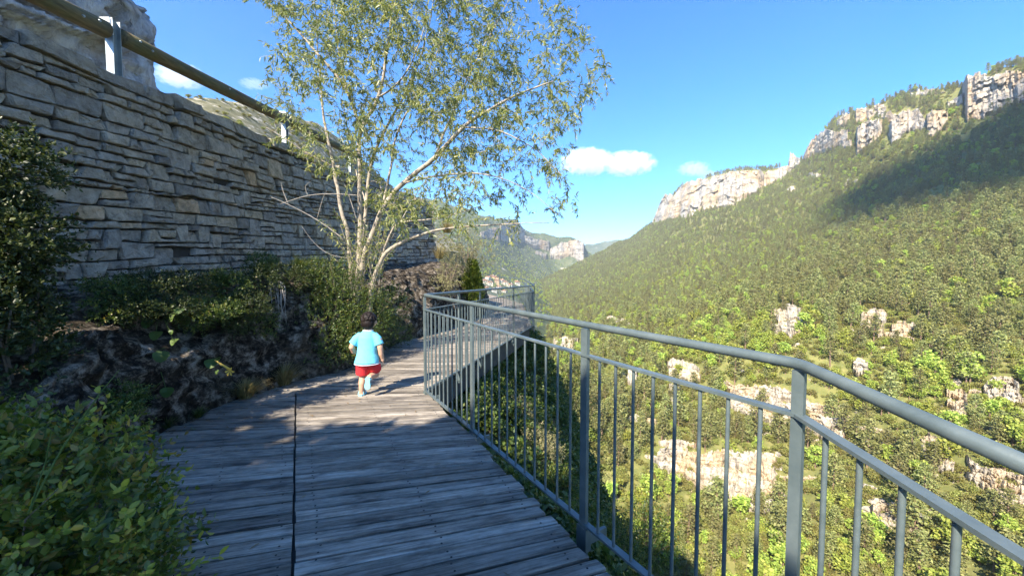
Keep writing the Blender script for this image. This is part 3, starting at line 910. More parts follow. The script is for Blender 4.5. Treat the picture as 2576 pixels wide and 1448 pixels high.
def cloud(px, py, wpx, hpx, d, dens, label):
    c = U(px, py, d)
    k = d / FPX
    m = MB(); m.sphere((0, 0, 0), 1.0, 28, 18)
    o = m.build('cloud', M_cloud, None, True)
    o.location = c
    o.scale = (wpx * k / 2, wpx * k / 3, hpx * k / 2)
    o['vapour'] = dens
    tag(o, label, 'cloud', kind=None)
    return o
cloud(1476, 407, 150, 74, 9000, 0.0032, 'larger flat based white cloud in the blue sky right of the tree')
cloud(1580, 412, 150, 66, 9000, 0.0032, 'white puffy cloud end drifting just left of the wispy cloud')
cloud(1745, 425, 90, 40, 9000, 0.0014, 'thin wispy cloud above the ridge left of the cliffs')
cloud(1782, 440, 60, 24, 9200, 0.0014, 'small white cloud touching the wooded top of the long cliff')
cloud(455, 192, 130, 60, 9000, 0.0020, 'soft white cloud below the log guardrail over the wall')
cloud(640, 212, 80, 24, 9000, 0.0011, 'faint cloud streak beside the upper left leaves of the tree')

# ================================================================== UNSEEN CLOUD ADDED OVERHEAD (shaped to throw the shadow across the mountainside)
def shadow_cloud():
    top = [(2760, 150), (2576, 250), (2513, 278), (2439, 321), (2364, 386), (2240, 437), (2141, 478), (2075, 520)]
    bot = [(2085, 560), (2140, 565), (2220, 552), (2350, 530), (2470, 505), (2576, 490), (2760, 470)]
    pl = np.array(top + bot, float)
    P = unp(pl[:, 0], pl[:, 1], hillR.D(pl[:, 0], pl[:, 1]))
    ZC = 4500.0
    S = np.array(SUN)
    Q = P + S * ((ZC - P[:, 2]) / S[2])[:, None]  # wanted shadow outline carried back towards the sun gives the cloud its shape
    # densify and roughen the outline
    out = []
    for i in range(len(Q)):
        a, b = Q[i], Q[(i + 1) % len(Q)]
        for k in range(8):
            out.append(a + (b - a) * k / 8)
    Q = np.array(out)
    c = Q.mean(0)
    n = len(Q)
    nn = fbm(np.stack([Q[:, 0] / 40, Q[:, 1] / 40, Q[:, 2] * 0], -1), 3, 91)
    rad = (Q - c); rl = np.linalg.norm(rad, axis=1)[:, None]
    Q = Q + rad / rl * (nn * 26)[:, None]
    V = [c + np.array([0, 0, -4.0])]
    rings = [(0.55, -6), (1.0, 0), (0.97, 14), (0.75, 34), (0.4, 48)]
    for s, z in rings:
        R_ = c + (Q - c) * s
        R_[:, 2] = ZC + z + 5 * fbm(R_ / 25.0, 2, 93) * (0 if s == 1.0 else 1)
        V.extend(R_)
    V.append(c + np.array([0, 0, 52.0]))
    F = []
    for i in range(n):
        j = (i + 1) % n
        F.append((0, 1 + j, 1 + i))
        for k in range(len(rings) - 1):
            a = 1 + k * n
            F.append((a + i, a + j, a + n + j, a + n + i))
        a = 1 + (len(rings) - 1) * n
        F.append((a + i, a + j, len(V) - 1))
    m = mat_simple('shadow casting cloud', (0.9, 0.9, 0.9), 1.0, 0, 0.02, 0.01)
    o = mk('cloud', V, F, m, None, True)
    tag(o, 'unseen cloud added overhead to cast the shadow on the upper mountainside', 'cloud')
shadow_cloud()

# ================================================================== NEAR MATERIALS
def mat_wood():
    m, n, l, b = new_mat('weathered planks')
    oi = n.new('ShaderNodeObjectInfo')
    tc = n.new('ShaderNodeTexCoord')
    ad = n.new('ShaderNodeVectorMath'); ad.operation = 'ADD'
    off = n.new('ShaderNodeCombineXYZ'); l.new(math_n(n, l, 'MULTIPLY', oi.outputs['Random'], 97.0), off.inputs[0]); l.new(math_n(n, l, 'MULTIPLY', oi.outputs['Random'], 31.0), off.inputs[1])
    l.new(tc.outputs['Object'], ad.inputs[0]); l.new(off.outputs[0], ad.inputs[1])
    def mp(s):
        k = n.new('ShaderNodeMapping'); k.inputs['Scale'].default_value = s; l.new(ad.outputs[0], k.inputs['Vector']); return k.outputs[0]
    t = tex_noise(n, l, mp((2.2, 60, 60)), 1.0, 6, 0.7, 0.3)         # grain
    t2 = tex_noise(n, l, mp((1.6, 14, 14)), 1.0, 5, 0.65, 0.5)       # broad streaks
    t3 = tex_noise(n, l, mp((9, 26, 26)), 1.0, 5, 0.75)              # worn patches
    f = math_n(n, l, 'ADD', math_n(n, l, 'MULTIPLY', t.outputs[0], 0.4), math_n(n, l, 'ADD', math_n(n, l, 'MULTIPLY', t2.outputs[0], 0.35), math_n(n, l, 'MULTIPLY', t3.outputs[0], 0.25)))
    r = ramp(n, [(0.35, (0.048, 0.040, 0.032)), (0.45, (0.15, 0.127, 0.102)), (0.52, (0.26, 0.225, 0.185)), (0.61, (0.385, 0.34, 0.29)), (0.71, (0.62, 0.565, 0.49))])
    l.new(f, r.inputs[0])
    val = math_n(n, l, 'ADD', math_n(n, l, 'MULTIPLY', oi.outputs['Random'], 0.75), 0.62)
    hs = n.new('ShaderNodeHueSaturation'); l.new(val, hs.inputs['Value']); l.new(r.outputs[0], hs.inputs['Color'])
    # dark stains
    t4 = tex_noise(n, l, mp((3, 9, 9)), 1.0, 4, 0.6)
    r4 = ramp(n, [(0.34, (0.4, 0.4, 0.42)), (0.46, (1, 1, 1))]); l.new(t4.outputs[0], r4.inputs[0])
    c = mixc(n, l, 0.85, hs.outputs[0], r4.outputs[0], 'MULTIPLY')
    t5 = tex_noise(n, l, mp((1.1, 95, 95)), 1.0, 3, 0.5)              # drying cracks
    r5 = ramp(n, [(0.30, (0.22, 0.2, 0.19)), (0.36, (1, 1, 1))]); l.new(t5.outputs[0], r5.inputs[0])
    c = mixc(n, l, 1.0, c, r5.outputs[0], 'MULTIPLY')
    l.new(c, b.inputs['Base Color'])
    b.inputs['Roughness'].default_value = 0.75
    b.inputs['Specular IOR Level'].default_value = 0.35
    bump(n, l, b, f, 0.9, 0.012)
    return m
M_wood = mat_wood()
M_beam = mat_simple('dark beam', (0.035, 0.033, 0.03), 0.85, 0, 0.3, 12, 0.4)
M_screw = mat_simple('screw head', (0.035, 0.03, 0.028), 0.6, 0.6, 0.2, 40)

def mat_paint():
    m, n, l, b = new_mat('grey green railing paint')
    v = coords(n, l)
    t = tex_noise(n, l, v, 9, 6, 0.65)
    r = ramp(n, [(0.3, (0.072, 0.096, 0.100)), (0.55, (0.105, 0.132, 0.135)), (0.75, (0.145, 0.17, 0.168))])
    l.new(t.outputs[0], r.inputs[0])
    t2 = tex_noise(n, l, v, 55, 4, 0.7)
    r2 = ramp(n, [(0.70, (0, 0, 0)), (0.76, (1, 1, 1))]); l.new(t2.outputs[0], r2.inputs[0])
    c = mixc(n, l, math_n(n, l, 'MULTIPLY', r2.outputs[0], 0.5), r.outputs[0], (0.20, 0.19, 0.17))
    l.new(c, b.inputs['Base Color'])
    b.inputs['Roughness'].default_value = 0.42
    b.inputs['Metallic'].default_value = 0.15
    bump(n, l, b, t2.outputs[0], 0.15, 0.002)
    return m
M_paint = mat_paint()

def mat_stone():
    m, n, l, b = new_mat('wall stone')
    rnd = rand_island(n, l)
    v = coords(n, l)
    t = tex_noise(n, l, v, 9, 9, 0.74, 0.2)
    r = ramp(n, [(0.30, (0.18, 0.15, 0.12)), (0.43, (0.43, 0.375, 0.31)), (0.58, (0.60, 0.53, 0.445)), (0.74, (0.78, 0.70, 0.60))])
    l.new(t.outputs[0], r.inputs[0])
    tint = ramp(n, [(0, (0.60, 0.60, 0.62)), (0.25, (0.85, 0.85, 0.86)), (0.5, (1.0, 0.98, 0.94)), (0.75, (0.86, 0.84, 0.82)), (0.93, (1.18, 1.10, 0.96)), (1, (1.25, 1.0, 0.75))])
    l.new(rnd, tint.inputs[0])
    c = mixc(n, l, 1.0, r.outputs[0], tint.outputs[0], 'MULTIPLY')
    t2 = tex_noise(n, l, v, 3.2, 6, 0.7)
    r2 = ramp(n, [(0.55, (0, 0, 0)), (0.68, (1, 1, 1))]); l.new(t2.outputs[0], r2.inputs[0])
    c = mixc(n, l, math_n(n, l, 'MULTIPLY', r2.outputs[0], 0.55), c, (0.19, 0.17, 0.155))
    t3 = tex_noise(n, l, v, 30, 6, 0.75)
    r3 = ramp(n, [(0.60, (0, 0, 0)), (0.70, (1, 1, 1))]); l.new(t3.outputs[0], r3.inputs[0])
    c = mixc(n, l, math_n(n, l, 'MULTIPLY', r3.outputs[0], 0.4), c, (0.48, 0.47, 0.44))
    l.new(c, b.inputs['Base Color'])
    b.inputs['Roughness'].default_value = 0.92
    b.inputs['Specular IOR Level'].default_value = 0.2
    h = math_n(n, l, 'ADD', t.outputs[0], math_n(n, l, 'MULTIPLY', t3.outputs[0], 0.35))
    bump(n, l, b, h, 1.0, 0.09)
    return m
M_stone = mat_stone()
M_core = mat_simple('wall core earth', (0.045, 0.04, 0.034), 0.95, 0, 0.3, 10)

def mat_rock():
    m, n, l, b = new_mat('lichen rock')
    v = coords(n, l)
    t = tex_noise(n, l, v, 8, 10, 0.74, 0.05)
    r = ramp(n, [(0.41, (0.015, 0.011, 0.007)), (0.48, (0.055, 0.042, 0.030)), (0.54, (0.18, 0.148, 0.112)), (0.62, (0.38, 0.325, 0.26)), (0.8, (0.55, 0.49, 0.41))])
    l.new(t.outputs[0], r.inputs[0])
    t2 = tex_noise(n, l, v, 1.7, 5, 0.6)
    r2 = ramp(n, [(0.5, (0, 0, 0)), (0.62, (1, 1, 1))]); l.new(t2.outputs[0], r2.inputs[0])
    c = mixc(n, l, math_n(n, l, 'MULTIPLY', r2.outputs[0], 0.5), r.outputs[0], (0.10, 0.078, 0.05))
    t3 = tex_noise(n, l, v, 22, 5, 0.7)
    r3 = ramp(n, [(0.38, (0.25, 0.22, 0.21)), (0.5, (1, 1, 1))]); l.new(t3.outputs[0], r3.inputs[0])
    c = mixc(n, l, 0.9, c, r3.outputs[0], 'MULTIPLY')
    l.new(c, b.inputs['Base Color'])
    b.inputs['Roughness'].default_value = 0.95
    b.inputs['Specular IOR Level'].default_value = 0.15
    bump(n, l, b, math_n(n, l, 'ADD', t.outputs[0], math_n(n, l, 'MULTIPLY', t3.outputs[0], 0.4)), 1.0, 0.08)
    return m
M_rock = mat_rock()
M_road = mat_simple('road asphalt', (0.06, 0.058, 0.055), 0.9, 0, 0.2, 30, 0.3)

# ================================================================== BOARDWALK
LPT = np.array([(-1.6, -1.5), (-1.66, 0.6), (-1.75, 1.4), (-2.25, 2.1), (-2.9, 2.9), (-2.95, 3.3), (-2.92, 3.9), (-2.65, 4.6), (-2.3, 5.1), (-2.22, 6.8), (-2.15, 7.4), (-1.9, 8.1), (-1.35, 10), (-0.95, 12), (-1.0, 16), (-2.2, 20), (-3.6, 24)])
RPT = np.array([(0.76, -1.5), (0.76, 0.9), (0.73, 1.15), (0.25, 1.94), (-0.31, 3.0), (-0.98, 4.18), (0.50, 9.95), (0.46, 16.3), (-0.6, 20), (-1.9, 24)])
JPT = np.array([(-0.10, 0.0), (-1.02, 1.70), (-2.41, 4.15)])
DECKZ = lambda y: float(np.interp(y, [0, 4.2, 10, 16, 24], [0, 0, -0.10, -0.10, -0.08]))
def hit(poly, yk, a):
    """where the line through (-1, yk) at angle a crosses a polyline"""
    s = math.tan(a)
    best = None
    for (x0, y0), (x1, y1) in zip(poly[:-1], poly[1:]):
        f0 = y0 - yk - s * (x0 + 1); f1 = y1 - yk - s * (x1 + 1)
        if (f0 <= 0 < f1) or (f0 >= 0 > f1):
            t = f0 / (f0 - f1)
            p = (x0 + (x1 - x0) * t, y0 + (y1 - y0) * t)
            if best is None: best = p
    return best
ang = lambda y: R(float(np.interp(y, [-1, 0.8, 1.97, 3.86, 8.0, 12, 16, 24], [22, 20, 14.5, 5.5, -13.5, -8, 4, 24])))
deck = empty('boardwalk', (0, 3, 0))
tag(deck, kind='structure')
screws = MB()
ys = [-0.9]
while ys[-1] < 23.5:
    y = ys[-1]
    ys.append(y + (0.105 if y < 9 else 0.13) * random.uniform(0.94, 1.06))
PLK = []
def plank(pl, zt, jit=True):
    """pl: four plan corners (near left, near right, far right, far left)"""
    pl = [np.array(p, float) for p in pl]
    c = sum(pl) / 4
    dx = (pl[1] - pl[0] + pl[2] - pl[3]); th = math.atan2(dx[1], dx[0])
    ca, sa = math.cos(-th), math.sin(-th)
    loc = [np.array([(p - c)[0] * ca - (p - c)[1] * sa, (p - c)[0] * sa + (p - c)[1] * ca]) for p in pl]
    g = 0.0042 * random.uniform(0.6, 2.4)
    nr, fr = (loc[0], loc[1]), (loc[3], loc[2])
    nseg = 5
    T = 0.028
    V = []
    tilt = random.gauss(0, 0.0022); cup = random.uniform(-0.0015, 0.002)
    prof = [(0.0, -T), (0.0, -0.004), (0.06, 0.0), (0.5, cup), (0.94, 0.0), (1.0, -0.004), (1.0, -T)]
    ph = random.uniform(0, 9)
    for i in range(nseg + 1):
        f = i / nseg
        a = nr[0] + (nr[1] - nr[0]) * f; b = fr[0] + (fr[1] - fr[0]) * f
        d = (b - a) / np.linalg.norm(b - a)
        wv = 0.0022 * math.sin(ph + f * 5)
        a = a + d * (g + wv); b = b - d * (g - wv)
        for (s, z) in prof:
            p = a + (b - a) * s
            V.append((p[0], p[1], z + (s - 0.5) * tilt * 2 + 0.0016 * math.sin(ph * 2 + f * 4)))
    k = len(prof); F = []
    for i in range(nseg):
        for j in range(k - 1):
            F.append((i * k + j, (i + 1) * k + j, (i + 1) * k + j + 1, i * k + j + 1))
        F.append((i * k + k - 1, (i + 1) * k + k - 1, (i + 1) * k, i * k))
    F.append(tuple(range(k))); F.append(tuple(nseg * k + j for j in range(k - 1, -1, -1)))
    o = mk('plank', V, F, M_wood)
    o.location = (c[0], c[1], zt + random.gauss(0, 0.0012)); o.rotation_euler = (0, 0, th)
    under(o, deck)
    # screws near both ends
    if c[1] < 7:
        for e in (0.08, 0.52, 0.93):
            for s in (0.27, 0.73):
                p0 = pl[0] + (pl[1] - pl[0]) * e; p1 = pl[3] + (pl[2] - pl[3]) * e
                q = p0 + (p1 - p0) * s + np.random.default_rng(len(PLK) * 7 + int(e * 100) + int(s * 10)).normal(size=2) * 0.006
                rr = 0.0062
                screws.add([(q[0] + rr * math.cos(t * 1.0472), q[1] + rr * math.sin(t * 1.0472), zt + 0.0022) for t in range(6)], [(0, 1, 2, 3, 4, 5)])
    PLK.append(o)
for y0, y1 in zip(ys[:-1], ys[1:]):
    a0, a1 = ang(y0), ang(y1)
    zt = DECKZ((y0 + y1) / 2)
    l0, l1 = hit(LPT, y0, a0), hit(LPT, y1, a1)
    r0, r1_ = hit(RPT, y0, a0), hit(RPT, y1, a1)
    if None in (l0, l1, r0, r1_): continue
    j0, j1 = hit(JPT, y0, a0), hit(JPT, y1, a1)
    jr = lambda s: random.uniform(-s, s)
    def sh(p, q, s):   # shift end along plank
        d = (q[0] - p[0], q[1] - p[1]); L = math.hypot(*d)
        return (p[0] + d[0] / L * s, p[1] + d[1] / L * s)
    el, er = random.uniform(-0.05, 0.05), random.uniform(-0.022, 0.012)
    L0, L1 = sh(l0, r0, el), sh(l1, r1_, el); R0, R1 = sh(r0, l0, er), sh(r1_, l1, er)
    if j0 and j1 and j0[0] > l0[0] + 0.1 and j0[0] < r0[0]:
        g = random.uniform(0.004, 0.012); g2 = random.uniform(0.003, 0.010)
        plank([L0, sh(j0, L0, g), sh(j1, L1, g), L1], zt)
        plank([sh(j0, R0, g2), R0, R1, sh(j1, R1, g2)], zt)
    else:
        plank([L0, R0, R1, L1], zt)
o = screws.build('screw_head', M_screw); under(o, deck); o['kind'] = 'stuff'
# beams below the planks
def beam(pts, w, h, ztop, name='beam'):
    for a, b in zip(pts[:-1], pts[1:]):
        m = MB()
        m.bar((a[0], a[1], DECKZ(a[1]) + ztop - h / 2), (b[0], b[1], DECKZ(b[1]) + ztop - h / 2), w, h)
        under(m.build(name, M_beam), deck)
beam([(0.70, -1.4), (0.70, 1.0), (0.18, 1.96), (-0.37, 2.96), (-0.98, 4.06)], 0.07, 0.16, -0.031)
beam([(-1.0, 4.35), (0.42, 9.9), (0.40, 16.2), (-1.9, 23.4)], 0.07, 0.34, -0.031)
beam([(-0.14, 0.05), (-1.05, 1.72), (-2.38, 4.06)], 0.10, 0.16, -0.031)
beam([(-1.9, 1.9), (-2.7, 3.0), (-2.7, 4.3), (-2.0, 5.4), (-1.9, 7.5), (-1.0, 10), (-0.6, 12)], 0.10, 0.2, -0.031)

# ================================================================== RAILING
rail = empty('metal_railing', (-0.95, 4.1, 0))
tag(rail, 'grey green metal railing with round handrail zigzagging along the boardwalk edge', 'railing')
P1r = U(1068, 742, 4.105); P4r = U(2012, 915, 1.133)
TOP = {'P1': P1r, 'P4': P4r, 'E': U(1344, 718, 9.97), 'F': U(1320, 702, 16.5), 'G': U(1214, 692, 24.0)}
B2 = U(2576, 1188, 0.625)
dirB = (B2 - P4r)
P5r = P4r + dirB * 2.1
P5r.z = P4r.z + dirB.z * 1.6
TOP['B'] = P5r
HR = 1.05            # handrail down to bottom rail
MIDD = 0.157         # handrail down to middle rail
def seg(a, b, posts, bal=0.110, first=True, last=True):
    a = Vector(a); b = Vector(b)
    d = (b - a); L = d.length; dn = d.normalized()
    fl = Vector((dn.x, dn.y, 0)).normalized(); sd = Vector((fl.y, -fl.x, 0))
    for nm, dz, w_, h_ in (('middle_rail', -MIDD, 0.033, 0.011), ('bottom_rail', -HR, 0.035, 0.012)):
        m = MB(); m.bar(a + Vector((0, 0, dz)) - dn * 0.012, b + Vector((0, 0, dz)) + dn * 0.012, w_, h_)
        under(m.build(nm, M_paint), rail)
    ps = sorted(posts)
    for t in ps:
        p = a + d * t
        m = MB()
        m.box(p + Vector((0, 0, -0.62)), fl, sd, (0, 0, 1), 0.023 if p.y > 1.3 else 0.016, 0.010, 0.60)
        po = m.build('post', M_paint); under(po, rail)
        bm_ = MB(); bm_.box(p + Vector((0, 0, -1.13)), fl, sd, (0, 0, 1), 0.036, 0.018, 0.06)
        bm_.build('post_foot', M_paint, po)
        br = MB(); q = p + Vector((0, 0, -1.155)); br.bar(q, q - Vector((sd.x, sd.y, 0)) * 0.16, 0.02, 0.05); br.build('bracket', M_paint, po)
    edges = [0.0] + [t for t in ps if 0.001 < t < 0.999] + [1.0]
    for t0, t1 in zip(edges[:-1], edges[1:]):
        n = max(1, round((t1 - t0) * L / bal))
        for k in range(1, n):
            p = a + d * (t0 + (t1 - t0) * k / n)
            bo = bpy.data.objects.new('baluster', BALM); COL.objects.link(bo)
            bo.location = p + Vector((0, 0, -MIDD - 0.006)); bo.scale = (1, 1, HR - MIDD - 0.012)
            under(bo, rail)
m = MB(); m.tube([(0, 0, -1), (0, 0, 0)], 0.0072, 10, False)
_t = m.build('baluster', M_paint, None, True); BALM = _t.data; bpy.data.objects.remove(_t)
def tpar(y, a, b): return (y - a.y) / (b.y - a.y)
A0, A1 = TOP['P1'], TOP['P4']
seg(A0, A1, [0.0, tpar(3.09, A0, A1), tpar(1.937, A0, A1), 1.0])
seg(A1, TOP['B'], [0.98])
C0, C1 = TOP['P1'], TOP['E']
seg(C0 + (C1 - C0).normalized() * 0.03, C1, [tpar(5.01, C0, C1), tpar(5.83, C0, C1), tpar(7.85, C0, C1), 1.0])
seg(TOP['E'], TOP['F'], [0.33, 0.66, 1.0])
seg(TOP['F'], TOP['G'], [0.25, 0.5, 0.75, 1.0], 0.14)
def handrail(pts):
    q = [Vector(pts[0])]
    for i in range(1, len(pts) - 1):   # rounded corners
        p = Vector(pts[i]); u = (Vector(pts[i - 1]) - p).normalized(); v = (Vector(pts[i + 1]) - p).normalized()
        r = 0.035
        for k in range(6):
            t = k / 5
            q.append((p + u * r) * (1 - t) ** 2 + p * 2 * t * (1 - t) + (p + v * r) * t * t)
    q.append(Vector(pts[-1]))
    m = MB(); m.tube([tuple(x) for x in q], 0.0172, 16)
    under(m.build('handrail', M_paint, None, True), rail)
handrail([TOP['B'], TOP['P4'], TOP['P1'], TOP['E'], TOP['F'], TOP['G']])

# ================================================================== DRY STONE WALL
WY0 = 0.9
def wall_pt(s):
    """plan point, tangent on the wall face at distance s from its near end"""
    La = (10.0 - WY0) * math.hypot(1, 0.062)
    a0 = np.array([-4.6 + 0.062 * WY0, WY0]); a1 = np.array([-4.6 + 0.62, 10.0]); b1 = np.array([-2.55, 13.0])
    if s <= La:
        t = (a1 - a0) / np.linalg.norm(a1 - a0); return a0 + t * s, t
    t = (b1 - a1) / np.linalg.norm(b1 - a1); return a1 + t * (s - La), t
WL = (10.0 - WY0) * math.hypot(1, 0.062) + math.hypot(-2.55 + 3.98, 3.0)
zbase = lambda y: 0.98 + 0.058 * y
ztop = lambda y: 3.42 + 0.049 * y if y < 10 else 3.91 - 0.10 * (y - 10)
wall = empty('stone_wall', (-4.3, 5, 1.2))
tag(wall, 'grey dry stone retaining wall of rough flat blocks on the left', 'wall')
def w3(s, t, out):
    p, tg = wall_pt(s)
    nrm = np.array([tg[1], -tg[0]])
    y = p[1]
    p = p + nrm * (out - 0.10 * t)          # battered face leans back
    return np.array([p[0], p[1], zbase(y) + t])
def stone_geo(poly, proud, rr):
    """outline in wall coordinates -> rounded block"""
    poly = np.array(poly); n = len(poly); c = poly.mean(0)
    V = []
    for inset, out in ((0.0, -0.16), (0.0, proud - 0.016), (0.005, proud - 0.004), (0.016, proud)):
        for k in range(n):
            dlt = c - poly[k]; L = np.linalg.norm(dlt)
            q = poly[k] + dlt / L * min(inset, L * 0.5)
            V.append(w3(q[0], q[1], out + (rr.normal() * 0.007 if inset > 0 else 0)))
    V.append(w3(c[0], c[1], proud + rr.normal() * 0.006 + 0.004))
    F = []
    for i in range(3):
        for k in range(n):
            F.append((i * n + k, i * n + (k + 1) % n, (i + 1) * n + (k + 1) % n, (i + 1) * n + k))
    for k in range(n):
        F.append((3 * n + k, 3 * n + (k + 1) % n, 4 * n))
    return np.array(V), F
rr = np.random.default_rng(12)
stones = []
HW = 2.44
courses = []
t = -0.25
while t < HW + 0.2:
    h = float(rr.choice([0.06, 0.09, 0.12, 0.15, 0.18, 0.22], p=[0.10, 0.18, 0.24, 0.24, 0.16, 0.08]))
    courses.append((t, t + h)); t += h
blocked = [[] for _ in range(len(courses) + 3)]
wob = lambda s, k: 0.024 * float(vnoise(np.array([s * 1.3, k * 5.7, 0.0]), 5)) + 0.035 * float(vnoise(np.array([s * 0.45, k * 0.25, 3.0]), 6))
holes = [(0, 0)]
def outline(s0, s1, ta, tb):
    """ta, tb functions of s (lower and upper joint)"""
    g = rr.uniform(0.004, 0.009)
    W_ = s1 - s0; Hh = tb((s0 + s1) / 2) - ta((s0 + s1) / 2)
    c = min(W_, Hh) * rr.uniform(0.04, 0.20)
    j = lambda a: rr.normal() * a
    sk0, sk1 = j(0.030), j(0.030)
    pts = []
    pts.append((s0 + g + c * rr.uniform(0.3, 1) - sk0, ta(s0) + g + j(0.003)))
    for f in (0.35, 0.68):
        s = s0 + W_ * f; pts.append((s, ta(s) + g + abs(j(0.005))))
    pts.append((s1 - g - c * rr.uniform(0.3, 1) - sk1, ta(s1) + g + j(0.003)))
    pts.append((s1 - g - sk1 * 0.5, ta(s1) + g + c * rr.uniform(0.5, 1)))
    pts.append((s1 - g + sk1 * 0.5, tb(s1) - g - c * rr.uniform(0.5, 1)))
    pts.append((s1 - g - c * rr.uniform(0.3, 1) + sk1, tb(s1) - g + j(0.003)))
    for f in (0.66, 0.33):
        s = s0 + W_ * f; pts.append((s, tb(s) - g - abs(j(0.006))))
    pts.append((s0 + g + c * rr.uniform(0.3, 1) + sk0, tb(s0) - g + j(0.003)))
    pts.append((s0 + g + sk0 * 0.5, tb(s0) - g - c * rr.uniform(0.5, 1)))
    pts.append((s0 + g - sk0 * 0.5, ta(s0) + g + c * rr.uniform(0.5, 1)))
    return pts
for ci, (t0, t1) in enumerate(courses):
    s = 0.0
    last = ci >= len(courses) - 2
    while s < WL - 0.06:
        hit_b = [b for b in blocked[ci] if b[0] - 0.02 <= s < b[1] - 0.001]
        if hit_b:
            s = hit_b[0][1]; continue
        h = t1 - t0
        w_ = h * rr.uniform(1.1, 3.4) if h < 0.13 else h * rr.uniform(0.8, 2.4)
        w_ = min(max(w_, 0.10), 0.44)
        e = s + w_
        for b in blocked[ci]:
            if s < b[0] < e + 0.07: e = b[0]
        if e > WL: e = WL
        if e - s < 0.05: s = e + 1e-4; continue
        k0, k1 = ci, ci + 1
        # a tall stone reaching through the next course
        if ci + 1 < len(courses) and h < 0.16 and (e - s) < 0.42 and rr.random() < 0.13 and not any(b[0] < e and b[1] > s for b in blocked[ci + 1]):
            blocked[ci + 1].append((s, e)); k1 = ci + 2
        T0 = courses[k0][0]; T1 = courses[k1 - 1][1]
        ta = lambda q, T0=T0, k0=k0: T0 + wob(q, k0)
        tb = lambda q, T1=T1, k1=k1: T1 + wob(q, k1)
        y = wall_pt((s + e) / 2)[0][1]
        mid = (T0 + T1) / 2
        lim = ztop(y) - zbase(y) - 0.14
        if T1 > lim:
            T1 = lim
            tb = lambda q, T1=T1: T1 + 0.02 * math.sin(q * 3)
        if T1 - T0 > 0.05 and mid > -0.3:
            if T1 - T0 > 0.14 and (e - s) > 0.2 and rr.random() < 0.28:
                f = rr.uniform(0.35, 0.65)
                tm = lambda q, T0=T0, T1=T1, k0=k0, f=f: T0 + (T1 - T0) * f + wob(q, k0) + 0.01 * math.sin(q * 9)
                stones.append(outline(s, e, ta, tm)); stones.append(outline(s, e, tm, tb))
            else:
                stones.append(outline(s, e, ta, tb))
        s = e
# coping of larger flat stones
s = 0.0
while s < WL - 0.2:
    w_ = rr.uniform(0.32, 0.78)
    e = min(WL, s + w_)
    hh = rr.uniform(0.13, 0.22)
    f0 = lambda q: ztop(wall_pt(q)[0][1]) - zbase(wall_pt(q)[0][1]) - 0.14
    ta = lambda q: f0(q) + 0.02 * math.sin(q * 3); tb = lambda q, hh=hh: f0(q) + hh + 0.015 * math.sin(q * 5)
    stones.append(outline(s, e, ta, tb)); s = e
def hole_at(px, py):
    # wall coordinate of a pixel, straight part
    best = None
    for s in np.linspace(0, WL, 400):
        q = w3(s, 0, 0); X, Y, f = proj(q)
        if X >= px:
            z = CAM_Z - (py - 679) / FPX * q[1]
            return (s, z - q[2])
    return (0, 0)
HOLES = [hole_at(600, 470), hole_at(488, 636)]
geo = []
for p in stones:
    c = np.mean(p, axis=0)
    if any(abs(c[0] - h[0]) < 0.09 and abs(c[1] - h[1]) < 0.07 for h in HOLES):
        continue
    V, F = stone_geo(p, float(np.clip(rr.normal() * 0.028, -0.05, 0.06)), rr)
    X, Y, f = proj(V[-1])
    A = np.array(p); area = (A[:, 0].max() - A[:, 0].min()) * (A[:, 1].max() - A[:, 1].min()) / max(f, 0.5) ** 2
    if not (-40 < X < 1110): area *= 0.0001
    geo.append((area, V, F))
geo.sort(key=lambda q: -q[0])
for k, (a, V, F) in enumerate(geo[:300]):
    o = mk('stone', V, F, M_stone); under(o, wall)
rest = MB()
for a, V, F in geo[300:]:
    rest.add(V, F)
o = rest.build('small_stones', M_stone); under(o, wall); o['kind'] = 'stuff'
print('stones', len(geo))
# core behind the stones
V = []; F = []
ss = np.linspace(0, WL, 60)
for s in ss:
    y = wall_pt(s)[0][1]
    for (t_, o_) in ((-0.5, -0.085), (ztop(y) - zbase(y) - 0.06, -0.085), (ztop(y) - zbase(y) - 0.04, -0.5)):
        V.append(w3(s, t_, o_))
for i in range(len(ss) - 1):
    for j in range(2):
        F.append((i * 3 + j, (i + 1) * 3 + j, (i + 1) * 3 + j + 1, i * 3 + j + 1))
o = mk('wall_core', V, F, M_core); under(o, wall)
# the road behind the wall
V = []; F = []
yy = np.linspace(-14, 13, 30)
for y in yy:
    xw = -4.6 + 0.062 * y - 0.42 - 0.02 * max(0, y - 12)
    z = 3.42 + 0.049 * min(y, 13) - 0.12
    for dx, dz in ((0, -0.05), (-0.5, 0.02), (-6.5, 0.05), (-12, 1.5)):
        V.append((xw + dx, y, z + dz))
for i in range(len(yy) - 1):
    for j in range(3):
        F.append((i * 4 + j, i * 4 + j + 1, (i + 1) * 4 + j + 1, (i + 1) * 4 + j))
tag(mk('road', V, F, M_road, smooth=True), kind='structure')

